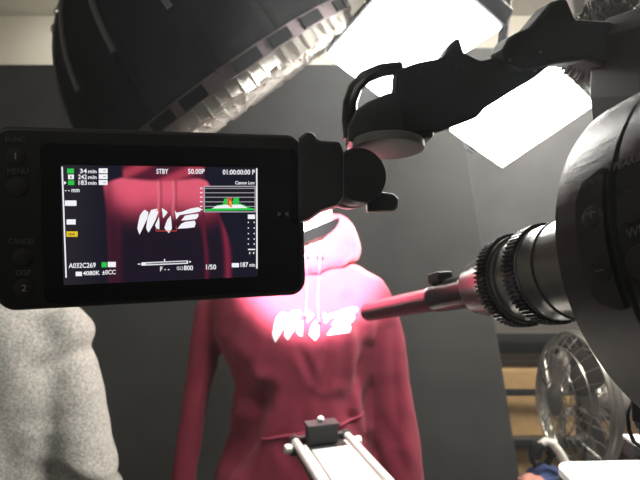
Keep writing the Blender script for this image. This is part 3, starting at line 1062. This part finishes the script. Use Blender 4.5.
def drum_text(s, u, v, size_ax, size_c, m, r):
    a, an = drum_hit(u, v)
    td, fs_ = text_data(s)
    part('lettering', G().add([drum_pt(a + x * size_ax, an + sgn * y * size_c / r, r) for x, y in td], fs_), m, cc, smooth=0)
drum_text('+', 594.5, 221, .0042, .0042, M['grey_print'], DR + .0037)
drum_text('\u2013', 602.5, 271, .0042, .0006, M['grey_print'], DR + .0037)
drum_text('ND FILTER', 585, 191, .0115, .0024, M['grey_print'], DR + .0027)
drum_text('PEAKING', 620, 174, .016, .0032, M['grey_print'], DR + .0030)
drum_text('WFM', 634, 238, .010, .0032, M['grey_print'], DR + .0030)
for u, v in ((637, 205), (646, 262)):
    a, an = drum_hit(u, v)
    o = drum_pt(a, an, DR + .0012)
    part('key', G().lathe([(0, .0062), (.0012, .0060), (.0016, .005)], o, (o - (DC + back * a)).normalized(), 28), M['rubber'], cc, smooth=50)
# rear housing with battery, eyepiece and keys
rb = DC + back * (seam_ax + .09)
Rb = Matrix((e1, e2, back)).transposed()
part('rear_housing', G().box(rb + back * .012, (.104, .112, .03), Rb), M['black_plastic'], cc, smooth=0, bevel=.006)
bt = part('battery', G().box(rb + back * .040 - e2 * .014, (.060, .074, .030), Rb), M['rubber'], cc, smooth=0, bevel=.004)
part('latch', G().box(rb + back * .042 + e2 * .030, (.022, .008, .008), Rb), M['lens_grey'], bt, smooth=0, bevel=.001)
part('eyepiece', G().lathe([(0, .016), (.02, .017), (.03, .021), (.036, .020), (.036, .012), (.03, .012)], rb + back * .02 + e2 * .042 + e1 * .026, back, 28), M['rubber'], cc)
for k in range(3):
    part('key', G().lathe([(0, .005), (.002, .0048), (.0024, .004)], rb + back * .027 + e1 * (-.041) + e2 * (.03 - .022 * k), back, 20), M['rubber'], cc)
# handle on top, running forward to the monitor bracket
HV = V((-.25, .96, 0))
part('handle_base', pxprism([(590, 40), (602, 20), (650, 4), (650, 92), (632, 110), (612, 131), (602, 131), (591, 124), (588, 98)], .315, .055, (0, -1, -.25)), M['handle_plastic'], cc, smooth=0, bevel=.003)
part('handle_grip', pxprism([(489, 56), (494, 46), (503, 40), (514, 36), (534, 12), (548, 8), (556, 28), (590, 30), (600, 48), (596, 76), (566, 66), (540, 69), (508, 76), (492, 70)], .322, .026, (0, -1, -.2)), M['handle_plastic'], cc, smooth=0, bevel=.003)
part('handle_front', pxprism([(392, 76), (412, 69), (434, 65), (444, 48), (450, 46), (454, 60), (470, 68), (494, 62), (540, 68), (520, 84), (498, 97), (474, 112), (466, 121), (432, 134), (396, 138), (390, 104)], .333, .024, (0, -1, -.15)), M['handle_plastic'], cc, smooth=0, bevel=.003)
part('monitor_bracket', pxprism([(346, 150), (346, 134), (353, 121), (364, 113), (380, 106), (397, 102), (424, 134), (424, 146), (390, 152)], .340, .03), M['black_plastic'], cc, smooth=0, bevel=.0016)
part('bracket_loop', G().tube([P(351, 138, .325), P(349, 118, .325), P(350, 102, .325), P(355, 88, .325), P(365, 77, .325), P(382, 70, .325), P(402, 68, .325)], .0036, 12, sy=1.6), M['lens_black'], cc)
dcx = P(388, 146, .315)
part('mount_disc', G().lathe([(0, .0205), (.001, .0225), (.0055, .0225), (.0065, .0215)], dcx + V((0, 0, -.003)), V((.02, .10, 1)).normalized(), 56), M['disc_grey'], cc, smooth=30)
part('gap_light_plate', pxprism([(562, -4), (571, -6), (576, 6), (574, 20), (566, 22)], .335, .012), M['white_plate'], cc, smooth=0, bevel=.0008)  # pale plate standing in for light showing through a gap
for u, v in ((456, 66), (510, 60), (540, 52), (535, 70)):
    part('screw', G().lathe([(0, .0011), (.0006, .0010)], P(u, v, .2955 if u > 495 else .3085), (0, -1, 0), 14), M['chrome'], cc)
# foot of the body and its plate
part('foot', pxprism([(629, 396), (640, 388), (700, 380), (720, 450), (655, 452), (640, 440), (630, 420)], .285, .04, (.2, -.5, 0)), M['black_plastic'], cc, smooth=0, bevel=.002)
part('cable', G().tube([P(640, 398, .30), P(632, 404, .31), P(628, 416, .315), P(629, 430, .315), P(634, 442, .31), P(644, 450, .305), P(660, 452, .30)], .0013, 8), M['lens_black'], cc)
part('support_post', G().tube([(.245, .25, 1.30), (.245, .25, 1.43)], .018, 20), M['shelf_metal'], cc)

# furry windscreen on the handle
fz = thing('furry_windscreen', P(598, 46, .367), 'grey furry microphone windscreen tucked behind the camera handle', 'microphone')
fc = P(600, 42, .367)
Rf = Matrix.Rotation(math.radians(20), 3, 'Y')
part('foam_core', G().ball(fc, (.022, .03, .029), 24, 16, Rf), M['fur'], fz, smooth=80)
g = G()
for i in range(2600):
    z = random.uniform(-1, 1)
    a = random.uniform(0, 2 * math.pi)
    q = math.sqrt(1 - z * z)
    d = Rf @ V((q * math.cos(a) * .022, q * math.sin(a) * .03, z * .029))
    nn = d.normalized()
    L = random.uniform(.006, .012)
    b = nn + V((random.uniform(-.7, .7), random.uniform(-.7, .7), random.uniform(-.9, .4)))
    b.normalize()
    p0 = fc + d * .97
    p1 = p0 + (nn + b * .5).normalized() * L * .55
    p2 = p1 + b * L * .5
    s_ = nn.orthogonal().normalized() * .00022
    t_ = nn.cross(s_).normalized() * .00022
    g.add([p0 + s_, p0 - s_ + t_, p0 - t_, p1 + s_ * .8, p1 - s_ * .8 + t_ * .8, p1 - t_ * .8, p2],
          [(0, 1, 4, 3), (1, 2, 5, 4), (2, 0, 3, 5), (3, 4, 6), (4, 5, 6), (5, 3, 6)])
fo = part('fur', g, M['fur'], fz, smooth=0)
fo['kind'] = 'stuff'
part('clip', G().tube([fc + V((.006, -.02, 0)), fc + V((.012, -.055, -.004))], .004, 10), M['black_plastic'], fz)

# ------------------------------------------------------------------ slider under the rig
SZ = 1.183
SDv = V((.040, -.133, 0)).normalized()
SX = V((-SDv.y, SDv.x, 0)) if SDv.y < 0 else V((SDv.y, -SDv.x, 0))
SF = V((.002, .80, SZ))
SLn = .85
def sl(x, y, z): return SF + SX * x + SDv * y + V((0, 0, z))
RS = Matrix((SX, SDv, V((0, 0, 1)))).transposed()
sd_ = thing('camera_slider', SF + SDv * SLn / 2 - V((0, 0, .05)), 'silver camera slider with two rails and a black end block, running toward the hoodie', 'slider')
HWd = .049
part('channel', G().box(sl(0, SLn / 2, -.012), (2 * HWd - .012, SLn, .018), RS), M['shelf_metal'], sd_, smooth=0, bevel=.002)
part('top_plate', G().box(sl(0.002, SLn / 2 + .02, -.001), (.058, SLn - .04, .004), RS), M['aluminium'], sd_, smooth=0, bevel=.0008)
for s in (-1, 1):
    part('rail', G().tube([sl(s * (HWd - .006), .0, 0), sl(s * (HWd - .006), SLn, 0)], .0068, 16), M['aluminium'], sd_)
    part('inner_lip', G().box(sl(s * (HWd - .0165), SLn / 2 + .01, -.001), (.0035, SLn - .02, .005), RS), M['aluminium'], sd_, smooth=0)
    part('end_screw', G().lathe([(0, .006), (.004, .0075), (.010, .0075), (.012, .006)], sl(s * (HWd + .002), .012, -.006), SX * s, 20), M['aluminium'], sd_)
    part('rail_cap', G().lathe([(0, .0085), (.006, .0088), (.009, .0085)], sl(s * (HWd - .006), .003, 0), -SDv, 20), M['shelf_metal'], sd_)
part('end_plate', G().box(sl(0, -.002, -.008), (2 * HWd + .004, .012, .028), RS), M['shelf_metal'], sd_, smooth=0, bevel=.002)
eb = part('end_block', G().box(sl(-.003, .012, .013), (.048, .022, .028), RS), M['rubber'], sd_, smooth=0, bevel=.002)
part('block_cap', G().box(sl(-.003, .012, .028), (.052, .026, .005), RS), M['shelf_metal'], eb, smooth=0, bevel=.0012)
part('knob', G().ball(sl(-.003, .006, .033), (.006, .006, .005), 16, 10), M['white_plate'], eb)
for y in (.25, .70):
    c_ = sl(0, y, -.021)
    part('stand_column', G().tube([c_, V((c_.x, c_.y, .25))], .018, 14), M['shelf_metal'], sd_)
    for k in range(3):
        a = 2 * math.pi * k / 3 + .5
        part('stand_leg', G().tube([V((c_.x, c_.y, .40)), V((c_.x + .22 * math.cos(a), c_.y + .22 * math.sin(a), .008))], .009, 10), M['shelf_metal'], sd_)

# white-topped plate under the camera
pl = thing('mounting_plate', (.27, .37, 1.205), 'white-topped black mounting plate below the cinema camera, bottom right corner', 'plate')
tp = [(x, y) for x, y in round_rect(.203, .345, .20, .452, .014, 6)]
tp = [(x + (y - .2) * .03, y + (x - .203) * .05) for x, y in tp]
part('top', G().prism([(x, y, 1.292) for x, y in tp], (0, 0, .008)), M['white_plate'], pl, smooth=0, bevel=.0015)
part('rubber_edge', G().prism([(x, y, 1.276) for x, y in tp], (0, 0, .0155)), M['rubber'], pl, smooth=0)
part('clamp', G().box((.305, .470, 1.302), (.03, .02, .016)), M['rubber'], pl, smooth=0, bevel=.002)
part('clamp_cap', G().box((.305, .470, 1.312), (.03, .02, .004)), M['white_plate'], pl, smooth=0, bevel=.001)
part('riser', G().box((.262, .32, 1.233), (.06, .10, .086)), M['black_plastic'], pl, smooth=0, bevel=.003)
part('carriage', G().box(sl(.04, .47, .0165) , (.24, .12, .0150), RS), M['black_plastic'], pl, smooth=0, bevel=.003)

# ------------------------------------------------------------------ person in a grey sweatshirt, seen from behind
pe = thing('person', (-.64, .92, 0), 'person in a heather grey sweatshirt standing behind the monitor, back turned', 'person')
PX, PY = -.635, .92
# body: head, neck, arms, hands and legs as one surface
g = G()
hx_, hy_, hz_ = PX + .02, PY + .02, 1.56
g.ball((hx_, hy_, hz_ + .015), (.072, .092, .098), 28, 20)
g.ball((hx_, hy_ + .045, hz_ - .06), (.05, .05, .05), 20, 14)        # jaw
g.ball((hx_, hy_ + .098, hz_ - .012), (.012, .018, .020), 12, 10)      # nose
for s in (-1, 1):
    g.ball((hx_ + s * .073, hy_ + .005, hz_), (.010, .018, .028), 12, 10)   # ears
    g.ball((hx_ + s * .030, hy_ + .083, hz_ + .012), (.013, .010, .009), 12, 8)
g.ball((hx_, hy_ + .090, hz_ - .058), (.022, .010, .008), 12, 8)        # lips
g.tube([(PX + .01, PY, 1.34), (PX + .012, PY + .003, 1.42), (hx_, hy_, 1.53)], [.062, .053, .052], 20)
g.sections([((PX, PY, .85), (.15, 0, 0), (0, .10, 0), 1), ((PX, PY, 1.0), (.14, 0, 0), (0, .095, 0), 1), ((PX, PY, 1.2), (.15, 0, 0), (0, .095, 0), 1), ((PX, PY, 1.36), (.13, 0, 0), (0, .08, 0), 1)])
def hand(base, dirv, upv_, sgn_):
    dirv, upv_ = V(dirv).normalized(), V(upv_).normalized()
    side = dirv.cross(upv_).normalized() * sgn_
    g.tube([base, base + dirv * .04, base + dirv * .085], [.024, .036, .034], 14, sy=.5)
    for k, L in enumerate((.066, .076, .072, .056)):
        o = base + dirv * .082 + side * (.024 - .016 * k)
        g.tube([o - dirv * .015, o + dirv * L * .45, o + dirv * L * .75 - upv_ * L * .18, o + dirv * L * .92 - upv_ * L * .42], [.0095, .009, .0082, .007], 10)
    o = base + dirv * .03 + side * .03
    g.tube([o - side * .012, o + side * .014 + dirv * .022, o + side * .018 + dirv * .048 - upv_ * .01], [.012, .0105, .008], 10)
RS_, RE_, RW_ = V((-.462, .92, 1.335)), V((-.414, .895, 1.035)), V((-.50, 1.10, .99))
LS_, LE_, LW_ = V((-.81, .92, 1.335)), V((-.86, .90, 1.05)), V((-.80, 1.12, 1.0))
for a, b, c in ((RS_, RE_, RW_), (LS_, LE_, LW_)):
    g.tube([a, (a + b) / 2, b, (b + c) / 2, c], [.032, .034, .032, .032, .026], 16)
hand(RW_, (RW_ - RE_), (0, 0, 1), 1)
hand(LW_, (LW_ - LE_), (0, 0, 1), -1)
for s in (-1, 1):
    g.tube([(PX + s * .08, PY, .86), (PX + s * .09, PY + .01, .48), (PX + s * .095, PY - .01, .10)], [.085, .058, .042], 18)
    g.tube([(PX + s * .095, PY - .05, .045), (PX + s * .10, PY + .06, .045), (PX + s * .105, PY + .16, .035)], [.036, .042, .030], 14)
bm_ = remeshed(g, .006, 3, .5)
for vx in bm_.vertices:
    if vx.co.z < .001:
        vx.co.z = .001
link_mesh('body', bm_, M['skin'], pe, smooth=80)
g = G()
g.ball((hx_, hy_ - .012, hz_ + .030), (.080, .097, .098), 28, 20)
hr = remeshed(g, .006, 3, .5)
NRM = [v.normal.copy() for v in hr.vertices]
for vx in hr.vertices:
    if vx.co.y > hy_ + .03 and vx.co.z < hz_ + .07:
        vx.co.y = hy_ + .03 - .2 * (vx.co.y - hy_ - .03)
    vx.co += NRM[vx.index] * .006 * noise.noise(vx.co * 45)
link_mesh('hair', hr, M['hair'], pe, smooth=80)
# eyes
for s in (-1, 1):
    part('eye', G().ball((hx_ + s * .030, hy_ + .088, hz_ + .012), (.009, .007, .006), 12, 8), M['mannequin_white'], pe)
# sweatshirt
g = G()
g.sections([((PX, PY, .80), (.185, 0, 0), (0, .135, 0), .9), ((PX, PY, .88), (.20, 0, 0), (0, .15, 0), .9), ((PX, PY, 1.0), (.198, 0, 0), (0, .15, 0), .88),
            ((PX, PY, 1.15), (.195, 0, 0), (0, .148, 0), .86), ((PX, PY, 1.27), (.192, 0, 0), (0, .14, 0), .86), ((PX, PY, 1.35), (.175, 0, 0), (0, .12, 0), .88),
            ((PX + .003, PY, 1.395), (.12, 0, 0), (0, .09, 0), .95), ((PX + .006, PY, 1.43), (.075, 0, 0), (0, .072, 0), 1)], 44)
rows = [(-.490, .92, 1.358, .050), (-.474, .917, 1.334, .056), (-.471, .912, 1.285, .055), (-.453, .908, 1.22, .058), (-.438, .902, 1.15, .060), (-.424, .897, 1.085, .062), (-.415, .90, 1.035, .062), (-.428, .94, 1.010, .060), (-.455, 1.0, 1.0, .056), (-.49, 1.075, .994, .044)]
g.tube([r[:3] for r in rows], [r[3] for r in rows], 22)
g.tube([LS_ + V((.03, 0, .01)), LS_, (LS_ + LE_) / 2, LE_, (LE_ + LW_) / 2, LE_ + (LW_ - LE_) * .9], [.05, .056, .058, .058, .054, .043], 22)
sw = remeshed(g, .007, 16, .6)
NRM = [v.normal.copy() for v in sw.vertices]
for vx in sw.vertices:
    c_ = vx.co
    d = .008 * noise.noise(V((c_.x * 9, c_.y * 9, c_.z * 7))) + .004 * noise.noise(c_ * 24)
    d -= .010 * math.exp(-(((c_.x + .50) * .6 + (c_.z - 1.13) * .15) / .02) ** 2) * sstep(1.34, 1.2, c_.z) * (1 if NRM[vx.index].y < .3 else 0)
    d -= .008 * math.exp(-((c_.z - 1.305 - .4 * (c_.x + .42)) / .016) ** 2) * sstep(-.53, -.44, c_.x)
    d -= .008 * math.exp(-((c_.z - 1.085 + .5 * (c_.x + .40)) / .013) ** 2) * sstep(-.50, -.42, c_.x)
    vx.co = c_ + NRM[vx.index] * d
link_mesh('sweatshirt', sw, M['heather'], pe, smooth=80)
part('collar', G().lathe([(-.012, .070), (-.008, .077), (.010, .071), (.014, .066)], (PX + .006, PY, 1.43), (.03, .06, 1), 36, caps=False), M['heather'], pe, smooth=60)
part('waistband', G().sections([((PX, PY, .765), (.170, 0, 0), (0, .125, 0), .9), ((PX, PY, .77), (.178, 0, 0), (0, .13, 0), .9), ((PX, PY, .825), (.183, 0, 0), (0, .135, 0), .9)], 40), M['heather'], pe, smooth=60)
g = G()
g.sections([((PX, PY, .70), (.165, 0, 0), (0, .12, 0), .9), ((PX, PY, .90), (.17, 0, 0), (0, .115, 0), .9)], 36)
for s in (-1, 1):
    g.tube([(PX + s * .085, PY, .80), (PX + s * .09, PY + .01, .48), (PX + s * .095, PY - .01, .09)], [.092, .075, .062], 20)
link_mesh('trousers', remeshed(g, .008, 4, .5), M['denim'], pe, smooth=80)
for s in (-1, 1):
    part('shoe', G().sections([((PX + s * .098, PY + .05, .0), (.050, 0, 0), (0, .145, 0), .75), ((PX + s * .098, PY + .05, .03), (.052, 0, 0), (0, .148, 0), .75),
                               ((PX + s * .098, PY + .035, .06), (.044, 0, 0), (0, .12, 0), .85), ((PX + s * .096, PY - .02, .10), (.045, 0, 0), (0, .06, 0), 1)], 30), M['black_cloth'], pe, smooth=50)

# ------------------------------------------------------------------ shelf with boxes, right background
sh = thing('shelf_rack', (1.2, 2.25, 0), 'dark metal storage rack holding cardboard boxes, right of the backdrop', 'shelf')
SX0, SX1, SY0, SY1 = .69, 1.62, 2.15, 2.5
for x in (SX0, SX1):
    for y in (SY0, SY1):
        part('post', G().box((x, y, .7), (.03, .03, 1.4)), M['shelf_metal'], sh, smooth=0, bevel=.003)
for z in (.20, .635, 1.09):
    part('shelf_board', G().box(((SX0 + SX1) / 2, (SY0 + SY1) / 2, z), (SX1 - SX0 + .03, SY1 - SY0 + .03, .025)), M['wood_board'], sh, smooth=0, bevel=.003)
for z in (.852, 1.09, .638):
    part('front_rail', G().box(((SX0 + SX1) / 2, SY0 - .022, z), (SX1 - SX0 + .04, .012, .028)), M['shelf_metal'], sh, smooth=0, bevel=.002)
def carton(loc, size, label, m, tape=True):
    t = thing('cardboard_box', loc, label, 'box')
    c_ = V(loc) + V((0, 0, size[2] / 2))
    part('carton', G().box(c_, size), M[m], t, smooth=0, bevel=.004)
    for s in (-1, 1):
        part('flap', G().box((c_.x, c_.y + s * size[1] * .252, c_.z + size[2] / 2 + .002), (size[0], size[1] * .49, .004)), M[m], t, smooth=0)
    if tape:
        part('tape', G().box((c_.x, c_.y, c_.z + size[2] / 2 + .005), (size[0], .05, .001)), M['tape'], t, smooth=0)
    return t
carton((.93, 2.325, .648), (.36, .31, .285), 'tan cardboard box on the middle board of the rack, next to the backdrop edge', 'cardboard')
carton((.94, 2.325, .213), (.40, .31, .385), 'tan cardboard box on the low board of the rack', 'cardboard')
carton((1.36, 2.325, .648), (.34, .31, .19), 'dark brown box on the rack, half hidden behind the fan', 'brown_box')
ch = thing('battery_charger', (1.28, 2.24, .846), 'small black charger with a blue light on the dark brown box', 'charger')
part('case', G().box((1.30, 2.24, .8775), (.14, .09, .060)), M['black_plastic'], ch, smooth=0, bevel=.006)
part('lid', G().box((1.30, 2.24, .911), (.12, .07, .008)), M['rubber'], ch, smooth=0, bevel=.002)

# low table with the fan and clutter
tb_ = thing('side_table', (.86, 1.55, 0), 'low dark table carrying the wire fan and a blue bag', 'table')
part('table_top', G().box((.86, 1.52, .60), (.64, .62, .025)), M['wood_board'], tb_, smooth=0, bevel=.004)
for x in (.57, 1.15):
    for y in (1.25, 1.79):
        part('leg', G().box((x, y, .294), (.035, .035, .588)), M['shelf_metal'], tb_, smooth=0, bevel=.003)
fn = thing('desk_fan', (.84, 1.62, .6125), 'round wire-guarded desk fan beside the cardboard boxes', 'fan')
FC = V((.815, 1.60, .985))
FA = V((-1.0, -.05, .05)).normalized()
FR = .215
f1 = FA.orthogonal().normalized()
f2 = FA.cross(f1)
def ring(ax, r, w, n=48):
    return [FC + FA * ax + r * (math.cos(2 * math.pi * k / n) * f1 + math.sin(2 * math.pi * k / n) * f2) for k in range(n + 1)]
part('guard_rim', G().tube(ring(0, FR, .006), .008, 8, caps=False), M['fan_wire'], fn)
part('guard_band', G().lathe([(-.02, FR - .004), (-.02, FR + .002), (.02, FR + .002), (.02, FR - .004)], FC, FA, 56, caps=False), M['fan_wire'], fn)
for sgn_, dep in ((1, .065), (-1, .055)):
    for r, a in ((.06, dep), (.11, dep * .92), (.165, dep * .7)):
        part('guard_ring', G().tube(ring(sgn_ * a, r, .003), .0022, 6, caps=False), M['fan_wire'], fn)
    for k in range(28):
        a = 2 * math.pi * k / 28
        dr = math.cos(a) * f1 + math.sin(a) * f2
        part('guard_wire', G().tube([FC + FA * sgn_ * dep + dr * .045, FC + FA * sgn_ * dep * .92 + dr * .11, FC + FA * sgn_ * dep * .7 + dr * .165, FC + FA * sgn_ * .01 + dr * FR], .0016, 5), M['fan_wire'], fn)
    part('guard_badge', G().lathe([(0, .046), (.004, .048), (.008, .040)], FC + FA * sgn_ * (dep - .002), FA * sgn_, 28), M['fan_wire'], fn)
for k in range(4):
    a0 = 2 * math.pi * k / 4 + .3
    g = G()
    vs = []
    for r, w0, w1 in ((.03, -.25, .25), (.09, -.42, .40), (.15, -.42, .46), (.185, -.30, .36)):
        for j in range(5):
            a = a0 + w0 + (w1 - w0) * j / 4
            vs.append(FC + FA * (.022 * (j / 2 - 1)) + r * (math.cos(a) * f1 + math.sin(a) * f2))
    g.add(vs, [(q * 5 + j, q * 5 + j + 1, q * 5 + j + 6, q * 5 + j + 5) for q in range(3) for j in range(4)])
    o = part('blade', g, M['fan_blade'], fn, smooth=60)
    so = o.modifiers.new('thick', 'SOLIDIFY')
    so.thickness = .003
part('motor', G().lathe([(0, .045), (.02, .06), (.09, .055), (.11, .03)], FC - FA * .055, -FA, 28), M['fan_blade'], fn)
part('neck', G().tube([(.86, 1.605, .63), (.875, 1.605, .80), (.885, 1.605, .97)], .018, 14), M['fan_wire'], fn)
part('base', G().lathe([(0, .11), (.012, .11), (.026, .085), (.032, .02)], (.86, 1.605, .6125), (0, 0, 1), 36), M['fan_blade'], fn)
part('indicator', G().ball((1.285, 2.194, .888), (.012, .006, .010), 14, 10), M['blue_led'], ch)

# blue bag, pink cloth, black cable coil and white hose on the table
g = G()
g.ball((.63, 1.42, .72), (.085, .10, .11), 28, 20)
g.ball((.66, 1.44, .80), (.06, .07, .05), 20, 14)
bg_ = remeshed(g, .008, 4, .5)
NRM = [v.normal.copy() for v in bg_.vertices]
for vx in bg_.vertices:
    vx.co += NRM[vx.index] * (.012 * noise.noise(vx.co * 16) + .006 * noise.noise(vx.co * 40))
    vx.co.z = max(vx.co.z, .613)
bag = thing('cloth_bag', (.64, 1.42, .6125), 'crumpled blue cloth bag at the front of the low table', 'bag')
link_mesh('sack', bg_, M['blue_cloth'], bag, smooth=80)
part('handle', G().tube([(.60, 1.36, .80), (.60, 1.34, .845), (.63, 1.33, .865), (.66, 1.34, .85), (.67, 1.37, .81)], .007, 8), M['blue_cloth'], bag)
g = G().ball((.585, 1.365, .83), (.045, .045, .022), 22, 14)
cl = remeshed(g, .005, 3, .5)
NRM = [v.normal.copy() for v in cl.vertices]
for vx in cl.vertices:
    vx.co += NRM[vx.index] * .010 * noise.noise(vx.co * 38)
o = link_mesh('folded_cloth', cl, M['pink_cloth'], None, smooth=80, loc=(.585, 1.365, .81))
tag(o, 'salmon pink crumpled cloth lying on top of the blue bag', 'cloth')
hs = thing('white_hose', (.80, 1.40, .6125), 'white curved hose arching between blue bag and wire fan', 'hose')
part('hose', G().tube([P(541, 445, 1.42), P(546, 441, 1.42), P(552, 443, 1.415), P(559, 451, 1.41), P(566, 463, 1.40), P(570, 478, 1.395), P(572, 500, 1.39), P(572, 548, 1.385)], .0115, 12), M['white_rubber'], hs)
part('hose_end', G().tube([P(543, 444.5, 1.42), P(538, 449, 1.42), P(536, 458, 1.42)], .014, 12), M['black_plastic'], hs)
cb = thing('cable_coil', (.66, 1.48, .70), 'black coiled cable hung over the blue bag below the boxes', 'cable')
pts = []
for k in range(60):
    a = 2 * math.pi * k / 20
    pts.append(P(541, 454, 1.455) + V((.028 * math.cos(a), .006 * (k / 20 - 1.5), .040 * math.sin(a))))
part('loops', G().tube(pts, .006, 8), M['rubber'], cb)
part('tie', G().box(P(541, 454, 1.455) + V((.028, 0, 0)), (.018, .03, .012)), M['black_cloth'], cb, smooth=0, bevel=.002)

for o in bpy.data.objects:
    if '_o' in o:
        del o['_o']
